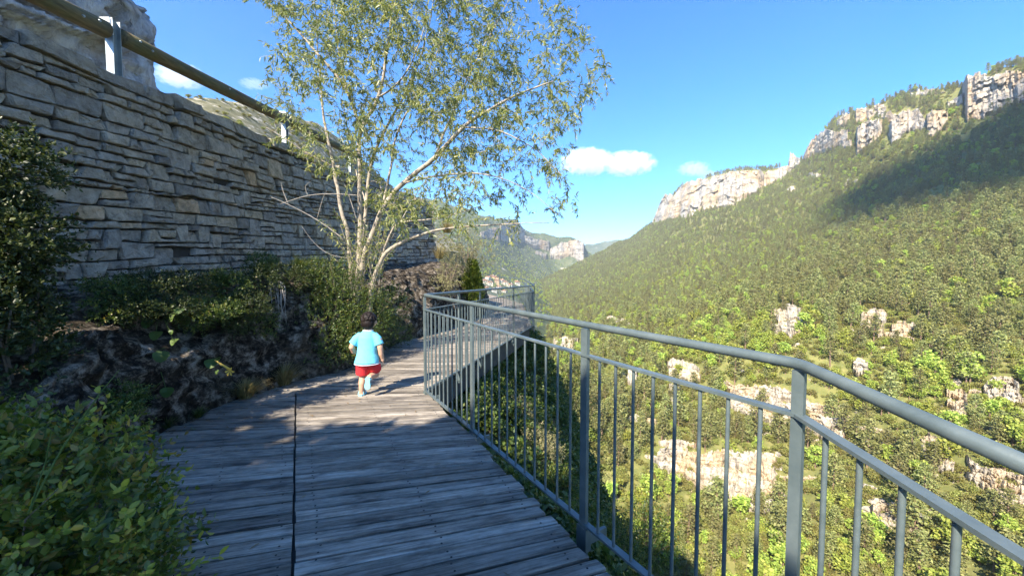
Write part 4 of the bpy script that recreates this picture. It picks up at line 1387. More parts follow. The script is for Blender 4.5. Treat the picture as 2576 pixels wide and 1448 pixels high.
# ================================================================== LOG GUARDRAIL
def mat_log():
    m, n, l, b = new_mat('treated log')
    v = coords(n, l, (14, 1.2, 14))
    t = tex_noise(n, l, v, 2.0, 6, 0.65, 0.4)
    r = ramp(n, [(0.3, (0.055, 0.042, 0.018)), (0.5, (0.115, 0.088, 0.036)), (0.7, (0.19, 0.15, 0.065))])
    l.new(t.outputs[0], r.inputs[0])
    t2 = tex_noise(n, l, coords(n, l), 3, 4)
    r2 = ramp(n, [(0.45, (0, 0, 0)), (0.6, (1, 1, 1))]); l.new(t2.outputs[0], r2.inputs[0])
    l.new(mixc(n, l, math_n(n, l, 'MULTIPLY', r2.outputs[0], 0.5), r.outputs[0], (0.085, 0.10, 0.04)), b.inputs['Base Color'])
    b.inputs['Roughness'].default_value = 0.8
    bump(n, l, b, t.outputs[0], 0.5, 0.01)
    return m
M_log = mat_log()
M_galv = mat_simple('galvanised steel', (0.30, 0.33, 0.33), 0.45, 0.6, 0.2, 6)
M_plate = mat_simple('white cap plate', (0.80, 0.80, 0.78), 0.4, 0, 0.05, 8)
gr = empty('log_guardrail', (-4.6, 5, 3.6))
tag(gr, 'round log guardrail on steel posts along the road above the wall', 'guardrail')
def log_axis(d):
    # centre of the logs at forward distance d, measured at two posts
    a = U(284, 84, 4.85); b = U(716, 300, 8.75)
    t = (d - 4.85) / 3.9
    return a + (b - a) * t
posts_d = [0.95, 4.85, 8.75, 12.65]
for k in range(len(posts_d) - 1):
    a = log_axis(posts_d[k] + 0.10); b = log_axis(posts_d[k + 1] - 0.10)
    n = 9
    pts = [tuple(a + (b - a) * i / (n - 1) + Vector((0, 0, -0.012 * math.sin(math.pi * i / (n - 1))))) for i in range(n)]
    m = MB(); m.tube(pts, [0.098 + 0.003 * math.sin(i * 1.7 + k) for i in range(n)], 20)
    lo = m.build('log', M_log, None, True); under(lo, gr)
    d = (b - a).normalized()
    side = Vector((d.y, -d.x, 0)).normalized()
    for e, dz in ((0.16, 0.02), (0.34, -0.02)):
        for base, sg in ((a, 1), (b, -1)):
            q = base + d * e * sg + side * 0.095 + Vector((0, 0, dz))
            bm_ = MB(); bm_.tube([tuple(q), tuple(q + side * 0.014)], [0.016, 0.013], 8); under(bm_.build('bolt', M_galv), lo)
    q = (a + b) / 2 + side * 0.095
    bm_ = MB(); bm_.tube([tuple(q), tuple(q + side * 0.014)], [0.016, 0.013], 8); under(bm_.build('bolt', M_galv), lo)
for d in posts_d:
    p = log_axis(d)
    base = p.z - 0.75
    m = MB()
    # H profile
    m.aabox((p.x - 0.05, p.y - 0.05, base), (p.x + 0.05, p.y - 0.042, p.z + 0.16))
    m.aabox((p.x - 0.05, p.y + 0.042, base), (p.x + 0.05, p.y + 0.05, p.z + 0.16))
    m.aabox((p.x - 0.004, p.y - 0.042, base), (p.x + 0.004, p.y + 0.042, p.z + 0.16))
    po = m.build('post', M_galv); under(po, gr)
    m = MB(); m.aabox((p.x - 0.10, p.y - 0.072, p.z - 0.03), (p.x + 0.035, p.y - 0.058, p.z + 0.15))
    m.aabox((p.x - 0.02, p.y - 0.058, p.z - 0.05), (p.x + 0.058, p.y - 0.0501, p.z + 0.135))
    under(m.build('reflector_plate', M_plate), gr)

# ================================================================== ROCK BANK BETWEEN BOARDWALK AND WALL
def xl(y): return float(np.interp(y, LPT[:, 1], LPT[:, 0]))
def xw(y):
    if y < 10: return -4.6 + 0.062 * y + 0.12
    return float(np.interp(y, [10, 13, 15, 24], [-3.86, -2.42, -2.3, -5.0]))
def bank_z(y, v):
    """height profile from the boardwalk edge (v = 0) to the foot of the wall (v = 1)"""
    zt = zbase(min(y, 13)) + 0.06
    if y > 13: zt = zt - 0.1 * (y - 13)
    near = np.clip((y - 1.6) / 1.3, 0, 1)
    pr = np.interp(v, [0, 0.05, 0.16, 0.34, 0.6, 1.0], [-0.05, 0.10, 0.50, 0.80, 0.93, 1.0])
    pr2 = np.interp(v, [0, 0.1, 0.5, 0.8, 1.0], [-0.05, 0.08, 0.2, 0.55, 1.0])
    return DECKZ(y) - 0.04 + zt * (pr * near + pr2 * (1 - near))
yb_ = np.linspace(-3.0, 17.0, 320)
vb_ = np.concatenate([np.linspace(-0.06, 0.0, 3), np.linspace(0.012, 0.5, 60), np.linspace(0.52, 1.06, 24)])
P = np.zeros((len(yb_), len(vb_), 3))
for i, y in enumerate(yb_):
    a, b = xl(y), xw(y)
    if b > a - 0.5: b = a - 0.5
    P[i, :, 0] = a + (b - a) * vb_
    P[i, :, 1] = y
    P[i, :, 2] = bank_z(y, vb_)
amp = np.clip(vb_ / 0.06, 0, 1) * np.interp(vb_, [0, 0.4, 0.7, 1.06], [1, 1, 0.5, 0.15])
n1 = fbm(P * np.array([1.1, 1.1, 1.6]), 5, 51, 0.6)
n2 = 1 - 2 * np.abs(fbm(P * np.array([2.6, 2.6, 2.6]), 4, 52, 0.6))
n3 = fbm(P * 9.0, 4, 53, 0.6)
P[..., 0] += amp * (0.34 * n1 + 0.13 * n2 + 0.06 * n3)
P[..., 2] += amp * (0.12 * fbm(P * 1.7 + 7, 4, 54) + 0.05 * n3)
P[..., 1] += amp * 0.16 * fbm(P * 1.9 + 3, 4, 55)
for i, y in enumerate(yb_):
    lim = xl(y) + 0.02
    P[i, :, 0] = np.minimum(P[i, :, 0], lim + 0.0)
I = np.arange(P.shape[0] * P.shape[1]).reshape(P.shape[:2])
F = np.stack([I[:-1, :-1], I[:-1, 1:], I[1:, 1:], I[1:, :-1]], -1).reshape(-1, 4)
BANK = P
tag(mk('rock_bank_terrain', P.reshape(-1, 3), F, M_rock, smooth=True), kind='structure')
def bank_pt(x, y):
    i = int(np.clip(np.searchsorted(yb_, y), 0, len(yb_) - 1))
    j = int(np.argmin(np.abs(BANK[i, :, 0] - x)))
    return BANK[i, j]

# ================================================================== PLANT BUILDERS
def orth(d, r):
    a = r.normal(size=d.shape); a -= d * (a * d).sum(1)[:, None]
    return a / np.linalg.norm(a, axis=1)[:, None]
def leaf_mesh(P, D, N, L, W, fold=0.18, droop=0.0):
    """six-sided leaf blades: base P, direction D, side N"""
    n = len(P)
    L = np.broadcast_to(L, (n,))[:, None]; W = np.broadcast_to(W, (n,))[:, None]
    up = np.cross(N, D)
    b = P; tip = P + D * L - np.array([0, 0, 1.0]) * droop * L
    m1 = P + D * L * 0.32; m2 = P + D * L * 0.68 - np.array([0, 0, 1.0]) * droop * L * 0.4
    V = np.stack([b, m1 + N * W * 0.5 + up * W * fold, m2 + N * W * 0.42 + up * W * fold, tip, m2 - N * W * 0.42 + up * W * fold, m1 - N * W * 0.5 + up * W * fold], 1).reshape(-1, 3)
    k = np.arange(n)[:, None] * 6
    F = np.concatenate([k + np.array([0, 1, 2, 3]), k + np.array([0, 3, 4, 5])])
    return V, F

M_box = mat_leaf('box leaves', [(0.035, 0.058, 0.010), (0.075, 0.11, 0.016), (0.12, 0.155, 0.022), (0.19, 0.215, 0.034), (0.08, 0.11, 0.017), (0.26, 0.17, 0.035)], 0.3, 0.38, 0.5)
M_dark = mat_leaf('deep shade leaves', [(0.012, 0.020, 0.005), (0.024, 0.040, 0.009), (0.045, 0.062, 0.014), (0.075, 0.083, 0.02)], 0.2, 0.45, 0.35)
M_young = mat_leaf('young box leaves', [(0.17, 0.21, 0.03), (0.27, 0.30, 0.042), (0.36, 0.34, 0.05), (0.40, 0.28, 0.06)], 0.35, 0.4, 0.4)
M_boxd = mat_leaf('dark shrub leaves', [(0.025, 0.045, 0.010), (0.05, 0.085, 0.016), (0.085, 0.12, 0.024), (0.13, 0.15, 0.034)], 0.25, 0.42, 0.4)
M_grass = mat_leaf('dry grass', [(0.18, 0.145, 0.06), (0.28, 0.22, 0.095), (0.38, 0.31, 0.15), (0.15, 0.15, 0.05)], 0.3, 0.6, 0.2)
M_ggrass = mat_leaf('green grass', [(0.035, 0.055, 0.014), (0.06, 0.085, 0.02), (0.10, 0.11, 0.035)], 0.3, 0.6, 0.2)
M_tleaf = mat_leaf('tree leaves', [(0.105, 0.138, 0.045), (0.165, 0.20, 0.066), (0.225, 0.25, 0.09), (0.35, 0.34, 0.08), (0.135, 0.165, 0.07)], 0.38, 0.4, 0.45)
M_pale = mat_leaf('pale shrub leaves', [(0.18, 0.18, 0.08), (0.28, 0.26, 0.13), (0.36, 0.31, 0.17), (0.16, 0.18, 0.06)], 0.3, 0.6, 0.2)
M_jun = mat_leaf('juniper needles', [(0.055, 0.085, 0.012), (0.10, 0.135, 0.018), (0.17, 0.185, 0.03)], 0.2, 0.55, 0.25)
M_twig = mat_simple('twig bark', (0.13, 0.10, 0.07), 0.9, 0, 0.3, 30)
M_bark = mat_simple('pale tree bark', (0.31, 0.265, 0.21), 0.85, 0, 0.35, 14, 0.6, 0.01)
M_dead = mat_simple('dead twig bark', (0.36, 0.32, 0.28), 0.9, 0, 0.25, 20)

def shrub(name, blobs, nsh, slen, npair, lL, lW, mat, label, group=None, seed=0, updir=0.6, ground=None, cat='shrub', stems=True, cull=None, nstem=28):
    """woody shrub: shoots pointing out of the given ellipsoids, leaves in pairs along each shoot"""
    r = np.random.default_rng(seed)
    c0 = np.array(blobs[0][0]); base = np.array(ground if ground is not None else (c0[0], c0[1], c0[2] - blobs[0][1][2]))
    root = empty(name, base); tag(root, label, cat, group)
    vol = np.array([b[1][0] * b[1][1] * b[1][2] for b in blobs]) ** 0.7; vol /= vol.sum()
    bi = r.choice(len(blobs), nsh, p=vol)
    C = np.array([b[0] for b in blobs])[bi]; Rr = np.array([b[1] for b in blobs])[bi]
    q = r.normal(size=(nsh, 3)); q /= np.linalg.norm(q, axis=1)[:, None]
    rad = r.uniform(0.25, 1.0, nsh) ** 0.5
    S = C + q * Rr * rad[:, None]
    D = q * Rr / Rr.max(1)[:, None] + np.array([0, 0, updir]) + r.normal(size=(nsh, 3)) * 0.35
    D /= np.linalg.norm(D, axis=1)[:, None]
    if cull is not None:
        k = cull(S); S = S[k]; D = D[k]; C = C[k]; nsh = len(S)
    Ls = slen * r.uniform(0.5, 1.3, nsh)
    A = orth(D, r); B = np.cross(D, A)
    LP, LD, LN, LL = [], [], [], []
    for i in range(npair):
        f = (i + 0.6) / npair
        p = S + D * (Ls * f)[:, None] + np.array([0, 0, -1.0]) * (Ls * 0.15 * f * f)[:, None]
        ax = A if i % 2 == 0 else B
        for sg in (1, -1):
            d = D * 0.75 + ax * sg * 0.8 + r.normal(size=(nsh, 3)) * 0.22
            d /= np.linalg.norm(d, axis=1)[:, None]
            LP.append(p); LD.append(d); LN.append(orth(d, r) * 0.35 + np.cross(d, ax * sg)); LL.append(lL * r.uniform(0.4, 1.35, nsh) * (1.0 - 0.35 * f))
    LP = np.concatenate(LP); LD = np.concatenate(LD); LN = np.concatenate(LN); LL = np.concatenate(LL)
    LN -= LD * (LN * LD).sum(1)[:, None]; LN /= np.linalg.norm(LN, axis=1)[:, None]
    yg = np.tile(np.repeat(r.random(nsh)[None], 1, 0).ravel() < 0.34, npair * 2) & (np.arange(len(LP)) // (nsh * 2) >= npair - 3)
    if mat not in (M_box, M_boxd): yg[:] = False
    V, F = leaf_mesh(LP[~yg], LD[~yg], LN[~yg], LL[~yg], LL[~yg] * (lW / lL))
    o = mk('foliage', V, F, mat); under(o, root); o['kind'] = 'stuff'
    if yg.any():
        V, F = leaf_mesh(LP[yg], LD[yg], LN[yg], LL[yg] * 1.1, LL[yg] * 1.1 * (lW / lL))
        o = mk('young_foliage', V, F, M_young if mat is M_box else M_box); under(o, root); o['kind'] = 'stuff'
    # stems
    if stems:
        m = MB()
        for i in range(0, nsh, max(1, nsh // nstem)):
            a = base + (S[i] - base) * 0.05; mid = (a + S[i]) / 2 + r.normal(size=3) * 0.04 * np.linalg.norm(S[i] - a)
            e = S[i] + D[i] * Ls[i] * 0.9
            th = 0.008 * min(1.5, np.linalg.norm(S[i] - base) + 0.3)
            m.tube([a, mid, S[i], e], [th, th * 0.6, th * 0.35, th * 0.15], 4, False)
        under(m.build('stem', M_twig), root)
    return root

def grass_tuft(name, c, n, h, spread, mat, label, group=None, seed=0, hang=0.0, lean=(0, 0)):
    r = np.random.default_rng(seed)
    root = empty(name, c); tag(root, label, 'grass', group)
    c = np.array(c)
    th = r.uniform(0, 6.283, n); out = r.uniform(0.1, 1, n)
    b = c + np.stack([np.cos(th), np.sin(th), 0 * th], -1) * (spread * 0.25 * out)[:, None]
    d = np.stack([np.cos(th) * out, np.sin(th) * out, 0 * th], -1) + np.array([lean[0], lean[1], 0])
    H = h * r.uniform(0.5, 1.2, n)
    sd = np.stack([-np.sin(th), np.cos(th), 0 * th], -1) * (0.0026 + 0.0018 * r.random(n))[:, None]
    V = []
    for f in (0, 0.35, 0.7, 1.0):
        p = b + d * (spread * f * f)[..., None] if np.ndim(spread) else b + d * (spread * f ** 1.6)
        z = H * (f - hang * f * f * 1.3 - 0.25 * f * f * out)
        p = p + np.stack([0 * z, 0 * z, z], -1)
        wd = (1 - f) * 1.0 + 0.15
        V.append(p - sd * wd); V.append(p + sd * wd)
    V = np.stack(V, 1).reshape(-1, 3)
    k = np.arange(n)[:, None] * 8
    F = np.concatenate([k + np.array([0, 1, 3, 2]), k + np.array([2, 3, 5, 4]), k + np.array([4, 5, 7, 6])])
    o = mk('blades', V, F, mat); under(o, root); o['kind'] = 'stuff'
    return root

# ================================================================== THE TREE BESIDE THE BOARDWALK
def big_tree():
    r = np.random.default_rng(33)
    base = U(905, 730, 6.2)
    root = empty('multi_stemmed_tree', base)
    tag(root, 'tall slender multi stemmed tree with narrow leaves growing from the bank', 'tree')
    stems = [  # px, py, distance, radius
        [(893, 775, 6.15, .060), (903, 690, 6.15, .052), (905, 635, 6.15, .046), (906, 540, 6.15, .040), (905, 434, 6.15, .036), (909, 330, 6.1, .032), (948, 255, 6.05, .028), (970, 152, 6.0, .022), (986, 32, 5.9, .017), (1000, -90, 5.85, .012), (1010, -260, 5.8, .006)],
        [(884, 770, 6.3, .050), (884, 680, 6.3, .044), (876, 600, 6.3, .036), (852, 490, 6.35, .032), (841, 418, 6.4, .028), (818, 325, 6.45, .022), (808, 230, 6.5, .016), (800, 110, 6.5, .010), (790, 0, 6.5, .006)],
        [(905, 700, 6.05, .050), (921, 632, 6.0, .044), (960, 531, 5.9, .040), (1014, 461, 5.8, .036), (1095, 396, 5.65, .032), (1166, 320, 5.55, .026), (1231, 277, 5.5, .020), (1301, 238, 5.4, .014), (1390, 205, 5.3, .008)],
        [(909, 335, 6.1, .026), (873, 228, 6.15, .022), (818, 157, 6.2, .019), (732, 60, 6.2, .015), (672, 5, 6.2, .011), (610, -60, 6.2, .006)],
        [(930, 785, 5.95, .044), (938, 720, 5.95, .038), (954, 667, 5.9, .034), (986, 624, 5.85, .028), (1057, 591, 5.75, .020), (1122, 575, 5.7, .016), (1258, 564, 5.6, .010), (1380, 560, 5.5, .005)],
        [(954, 667, 5.9, .020), (992, 570, 5.8, .016), (1068, 553, 5.7, .012), (1115, 547, 5.7, .009), (1200, 520, 5.6, .005)],
        [(905, 640, 6.25, .036), (922, 520, 6.4, .030), (935, 400, 6.5, .026), (985, 300, 6.6, .020), (1040, 190, 6.7, .014), (1080, 60, 6.7, .009), (1100, -80, 6.7, .005)],
        [(960, 531, 5.9, .022), (980, 440, 5.95, .019), (1000, 330, 6.0, .015), (1060, 220, 6.0, .011), (1110, 110, 6.0, .008), (1150, -20, 6.0, .005)],
        [(1095, 396, 5.65, .018), (1150, 260, 5.6, .014), (1200, 150, 5.6, .010), (1260, 40, 5.6, .006), (1300, -60, 5.6, .004)],
        [(1166, 320, 5.55, .014), (1260, 330, 5.4, .010), (1350, 380, 5.3, .006), (1420, 450, 5.2, .004)],
        [(1014, 461, 5.8, .016), (1120, 440, 5.5, .012), (1230, 440, 5.3, .008), (1330, 480, 5.2, .005), (1400, 540, 5.1, .003)],
        [(841, 418, 6.4, .014), (780, 390, 6.3, .010), (720, 350, 6.2, .007), (670, 320, 6.2, .004)],
        [(945, 250, 6.05, .016), (1010, 200, 5.9, .012), (1060, 100, 5.8, .008), (1080, -30, 5.7, .005)],
        [(873, 228, 6.15, .013), (850, 120, 6.3, .010), (840, 10, 6.4, .006), (830, -120, 6.4, .004)],
        [(922, 520, 6.4, .014), (900, 450, 6.8, .011), (880, 350, 7.1, .007), (860, 250, 7.2, .004)],
    ]
    skel = []          # points with radius and direction
    def smooth_pts(L):
        A = np.array([[*U(x, y, d), rad] for x, y, d, rad in L])
        out = []
        n = len(A)
        for i in range(n - 1):
            p0 = A[max(i - 1, 0)]; p1 = A[i]; p2 = A[i + 1]; p3 = A[min(i + 2, n - 1)]
            for t in np.linspace(0, 1, 5)[:-1]:
                out.append(0.5 * ((2 * p1) + (p2 - p0) * t + (2 * p0 - 5 * p1 + 4 * p2 - p3) * t * t + (3 * p1 - p0 - 3 * p2 + p3) * t ** 3))
        out.append(A[-1])
        return np.array(out)
    for k, L in enumerate(stems):
        q = smooth_pts(L)
        q[:, :3] += np.stack([fbm(q[:, :3] * 3 + k, 2, 60), fbm(q[:, :3] * 3 + k, 2, 61), 0 * q[:, 0]], -1) * 0.03
        m = MB(); m.tube(q[:, :3], list(np.maximum(q[:, 3], 0.003)), 8)
        under(m.build('trunk' if k in (0, 1, 2, 4) else 'branch', M_bark, None, True), root)
        s0 = 9 if k < 3 else 3
        for p in q[s0:]:
            skel.append(p)
    # twig ends spread through the crown
    poly = np.array([(520, -60), (600, 0), (690, 40), (675, 200), (680, 280), (700, 380), (760, 420), (850, 420), (900, 470), (985, 570), (1100, 575), (1280, 570), (1400, 590), (1465, 610), (1455, 480),
                     (1440, 340), (1475, 250), (1535, 170), (1470, 90), (1440, 0), (1430, -120), (1300, -300), (1000, -420), (750, -300), (600, -150)], float)
    def inside(x, y):
        c = np.zeros(len(x), bool); j = len(poly) - 1
        for i in range(len(poly)):
            xi, yi = poly[i]; xj, yj = poly[j]
            c ^= ((yi > y) != (yj > y)) & (x < (xj - xi) * (y - yi) / (yj - yi + 1e-9) + xi); j = i
        return c
    N = 3600
    X = r.uniform(510, 1540, N); Y = r.uniform(-420, 610, N)
    k = inside(X, Y); X = X[k]; Y = Y[k]
    dens = np.where((X > 1180) & (Y > 330), 0.40, 0.72)
    dens = np.where((X < 880) & (Y > 250), 0.42, dens)
    dens = np.where((X < 700) & (Y < 250), 0.28, dens)
    dens = np.where((X > 1000) & (X < 1180) & (Y > 380), 0.62, dens)
    dens = np.where((Y < -60), 0.5, dens)
    dens *= 0.62 + 0.75 * (fbm(np.stack([X / 90, Y / 90, 0 * X], -1), 3, 71) > -0.12)
    dens = np.where((X > 820) & (X < 1280) & (Y < 380), dens * 1.45, dens)
    k = r.random(len(X)) < dens * 0.62; X = X[k]; Y = Y[k]
    Z = 5.95 + r.normal(size=len(X)) * 0.75
    Z = np.clip(Z, 4.5, 7.6)
    T = unp(X, Y, Z)
    order = np.argsort(np.linalg.norm(T - np.array(base), axis=1))
    SK = np.array(skel)
    tw = MB()
    LP, LD, LL = [], [], []
    def leaves_on(path, dens_l):
        path = np.array(path)
        sl = np.linalg.norm(np.diff(path, axis=0), axis=1); tot = sl.sum()
        n = max(2, int(tot * dens_l))
        cum = np.concatenate([[0], np.cumsum(sl)])
        for s in r.uniform(0.12 * tot, tot, n):
            i = min(np.searchsorted(cum, s) - 1, len(sl) - 1)
            f = (s - cum[i]) / sl[i]
            p = path[i] + (path[i + 1] - path[i]) * f
            t = (path[i + 1] - path[i]) / sl[i]
            d = t * r.uniform(0.2, 0.9) + r.normal(size=3) * 0.62 + np.array([0, 0, -0.42])
            LP.append(p); LD.append(d / np.linalg.norm(d)); LL.append(r.uniform(0.040, 0.085))
    for i in order:
        e = T[i]
        dv = SK[:, :3] - e; dist = np.linalg.norm(dv, axis=1)
        pen = dist + 0.35 * np.maximum(0, SK[:, 2] - e[2] + 0.1)
        j = int(np.argmin(pen)); a = SK[j]
        L = dist[j]
        if L > 1.9: continue
        r0 = min(a[3] * 0.55, 0.0035 + 0.006 * L)
        mid = (a[:3] + e) / 2 + np.array([0, 0, 0.10 * L]) + r.normal(size=3) * 0.07 * L
        q1 = a[:3] * 0.56 + mid * 0.38 + e * 0.06 + 0 * mid; q2 = mid * 0.45 + e * 0.5 + a[:3] * 0.05
        path = [a[:3], q1, q2, e]
        tw.tube(path, [r0, r0 * 0.75, r0 * 0.5, 0.0016], 4, False)
        for f, pt in ((0.33, q1), (0.66, q2), (1, e)):
            SK = np.vstack([SK, [*pt, r0 * (1 - 0.55 * f)]])
        leaves_on(path[1:], 14)
        for s in range(3):
            st = q2 if s == 0 else (e if s == 1 else q1)
            dirn = (e - a[:3]) / (L + 1e-6) * 0.5 + r.normal(size=3) * 0.6 + np.array([0, 0, 0.05])
            dirn /= np.linalg.norm(dirn)
            Ls = r.uniform(0.14, 0.30)
            m1 = st + dirn * Ls * 0.55; en = st + dirn * Ls + np.array([0, 0, -0.28 * Ls])
            tw.tube([st, m1, en], [0.0022, 0.0017, 0.001], 3, False)
            leaves_on([st, m1, en], 92)
    # suckers round the foot
    for k in range(46):
        a = np.array(U(r.uniform(880, 960), r.uniform(640, 740), r.uniform(5.85, 6.35)))
        d = np.array([r.normal() * 0.35, r.normal() * 0.3 - 0.15, 1.0]); Ls = r.uniform(0.35, 0.9)
        m1 = a + d * Ls * 0.5; en = a + d * Ls + np.array([r.normal() * 0.12, 0, 0])
        tw.tube([a, m1, en], [0.005, 0.0035, 0.0012], 4, False)
        leaves_on([a, m1, en], 34)
    under(tw.build('twigs', M_bark), root)['kind'] = 'stuff'
    LP, LD, LL = np.array(LP), np.array(LD), np.array(LL)
    N_ = orth(LD, r)
    V, F = leaf_mesh(LP, LD, N_, LL, LL * 0.20, 0.12, 0.12)
    o = mk('crown', V, F, M_tleaf); under(o, root); o['kind'] = 'stuff'
    print('tree leaves', len(LP))
    # dead bare branches on the left
    dead = [[(870, 605, 6.1, .012), (797, 553, 5.9, .010), (726, 515, 5.7, .007), (683, 496, 5.6, .003)],
            [(905, 492, 6.15, .010), (840, 488, 5.95, .008), (775, 492, 5.8, .006), (705, 513, 5.65, .003)],
            [(797, 553, 5.9, .006), (812, 500, 5.8, .004), (822, 480, 5.75, .002)],
            [(726, 515, 5.7, .005), (712, 480, 5.7, .004), (707, 458, 5.7, .002)],
            [(775, 492, 5.8, .004), (768, 470, 5.8, .003), (782, 455, 5.8, .002)],
            [(880, 650, 6.0, .010), (830, 640, 5.8, .007), (790, 610, 5.7, .004), (760, 570, 5.6, .002)],
            [(900, 560, 6.0, .008), (870, 470, 5.9, .006), (850, 440, 5.85, .003)],
            [(985, 600, 5.85, .008), (1040, 500, 5.8, .006), (1080, 440, 5.75, .004), (1100, 400, 5.7, .002)]]
    for L in dead:
        q = smooth_pts(L)
        m = MB(); m.tube(q[:, :3], list(q[:, 3]), 5); under(m.build('dead_branch', M_dead, None, True), root)
big_tree()

# ================================================================== SHRUBS
cull_deck = lambda S: np.array([p[2] > 0.03 for p in S])
# leafy box bush in the left foreground
shrub('box_bush', [((-1.92, 1.42, 0.32), (0.46, 0.40, 0.46)), ((-2.2, 1.5, 0.30), (0.42, 0.36, 0.40)), ((-1.62, 1.30, 0.18), (0.34, 0.30, 0.30))],
      1700, 0.17, 6, 0.041, 0.021, M_box, 'glossy green box bush spilling over the boardwalk in the left foreground', None, 101, 0.7, (-1.9, 1.4, 0.0))
# taller dark bush against the left edge
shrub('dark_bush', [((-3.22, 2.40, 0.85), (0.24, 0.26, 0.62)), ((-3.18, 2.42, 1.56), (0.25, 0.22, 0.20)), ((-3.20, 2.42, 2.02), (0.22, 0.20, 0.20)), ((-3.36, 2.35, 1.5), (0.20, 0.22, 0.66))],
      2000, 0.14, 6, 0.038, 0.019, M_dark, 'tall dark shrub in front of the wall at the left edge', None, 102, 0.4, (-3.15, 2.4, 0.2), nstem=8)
# box bush beside the boy
def blob_px(px, py, d, rx, rz, ry):
    k = d / FPX
    return (tuple(U(px, py, d)), (rx * k, ry, rz * k))
shrub('box_bush', [blob_px(800, 830, 5.3, 110, 85, 0.45), blob_px(860, 760, 5.6, 80, 70, 0.4), blob_px(770, 735, 5.5, 70, 70, 0.4), blob_px(850, 870, 5.15, 70, 50, 0.3), blob_px(735, 870, 5.1, 60, 50, 0.3), blob_px(930, 790, 5.9, 60, 70, 0.35), blob_px(790, 890, 5.0, 70, 40, 0.25), blob_px(715, 890, 4.95, 50, 40, 0.25), blob_px(900, 850, 5.5, 60, 55, 0.3), blob_px(820, 700, 5.7, 80, 50, 0.4)],
      5200, 0.13, 5, 0.026, 0.0125, M_boxd, 'dense green box bush on the bank beside the running child', None, 103, 0.6, tuple(U(820, 925, 5.3)))
shrub('box_bush', [blob_px(985, 770, 6.6, 45, 50, 0.35), blob_px(960, 820, 6.4, 40, 45, 0.3), blob_px(1000, 840, 6.8, 35, 30, 0.3)],
      800, 0.16, 5, 0.035, 0.013, M_boxd, 'leafy shrub hanging over the rock just right of the tree foot', None, 104, 0.5, tuple(U(970, 850, 6.5)))
# low plants along the foot of the wall
low_pl = [(290, 705, 3.5, 70, 36), (380, 690, 3.75, 70, 40), (470, 690, 4.0, 80, 42), (560, 690, 4.3, 70, 44), (640, 680, 4.7, 70, 46), (720, 672, 5.1, 60, 46), (660, 640, 5.3, 36, 34), (790, 660, 5.9, 55, 44), (420, 745, 3.6, 70, 30), (540, 750, 3.9, 60, 30), (620, 740, 4.2, 50, 34)]
names_lp = ['leftmost', 'second', 'third', 'fourth', 'fifth', 'sixth', 'seventh', 'eighth', 'ninth', 'tenth', 'eleventh']
for k, (px, py, d, rx, rz) in enumerate(low_pl):
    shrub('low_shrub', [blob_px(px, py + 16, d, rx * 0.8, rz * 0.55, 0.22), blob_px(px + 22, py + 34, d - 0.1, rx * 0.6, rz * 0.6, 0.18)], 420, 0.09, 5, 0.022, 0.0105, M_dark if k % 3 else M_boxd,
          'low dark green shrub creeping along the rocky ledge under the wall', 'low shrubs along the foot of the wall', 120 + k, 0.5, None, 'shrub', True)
# plants trailing over the rock face
for k, (px, py, d, rx, rz) in enumerate([(260, 770, 3.25, 50, 24), (330, 765, 3.35, 46, 30), (480, 780, 3.75, 50, 28), (585, 790, 4.05, 44, 34), (650, 800, 4.5, 40, 40), (690, 850, 4.75, 36, 40), (300, 1000, 2.75, 40, 30), (640, 900, 4.45, 30, 26)]):
    shrub('trailing_shrub', [blob_px(px, py, d, rx, rz, 0.16), blob_px(px + 14, py + 20, d - 0.06, rx * 0.7, rz * 0.8, 0.12)], 300, 0.09, 5, 0.024, 0.0115, M_dark if k % 2 else M_boxd,
          'small dark plant trailing over the face of the rock bank', 'plants trailing over the rock bank', 170 + k, -0.1, None, 'plant', True, nstem=10)
# juniper and dry plants past the tree
r_ = np.random.default_rng(77)
jb = U(1188, 750, 11.0)
root = empty('juniper_bush', jb); tag(root, 'small upright green juniper behind the railing beyond the child', 'shrub')
nj = 2600
f = r_.random(nj) ** 0.8; th = r_.uniform(0, 6.283, nj); rad = 0.36 * np.sqrt(np.clip(1.05 - f, 0, 1)) * r_.uniform(0.35, 1.05, nj)
Pj = np.array(jb) + np.stack([np.cos(th) * rad, np.sin(th) * rad, -0.15 + f * 1.22], -1)
Dj = np.stack([np.cos(th) * 0.5, np.sin(th) * 0.5, np.full(nj, 1.0)], -1) + r_.normal(size=(nj, 3)) * 0.3; Dj /= np.linalg.norm(Dj, axis=1)[:, None]
V, F = leaf_mesh(Pj, Dj, orth(Dj, r_), r_.uniform(0.07, 0.15, nj), 0.026)
o = mk('foliage', V, F, M_jun); under(o, root); o['kind'] = 'stuff'
m = MB(); m.tube([np.array(jb) + np.array([0, 0, -0.5]), np.array(jb) + np.array([0, 0, 0.8])], [0.04, 0.01], 6); under(m.build('stem', M_twig), root)
shrub('dry_shrub', [blob_px(1130, 690, 10.0, 26, 45, 0.4), blob_px(1150, 655, 10.6, 30, 40, 0.4), blob_px(1110, 720, 9.6, 24, 26, 0.3)], 420, 0.2, 5, 0.05, 0.016, M_pale, 'pale yellowish shrub on the bank left of the juniper', None, 141, 0.5, tuple(U(1125, 740, 10.0)))
shrub('dry_shrub', [blob_px(1175, 610, 12.5, 40, 40, 0.5), blob_px(1215, 640, 13, 30, 34, 0.5)], 260, 0.25, 5, 0.06, 0.02, M_pale, 'sunlit pale shrub above the juniper near the wall end', None, 142, 0.5, tuple(U(1180, 690, 12.0)))
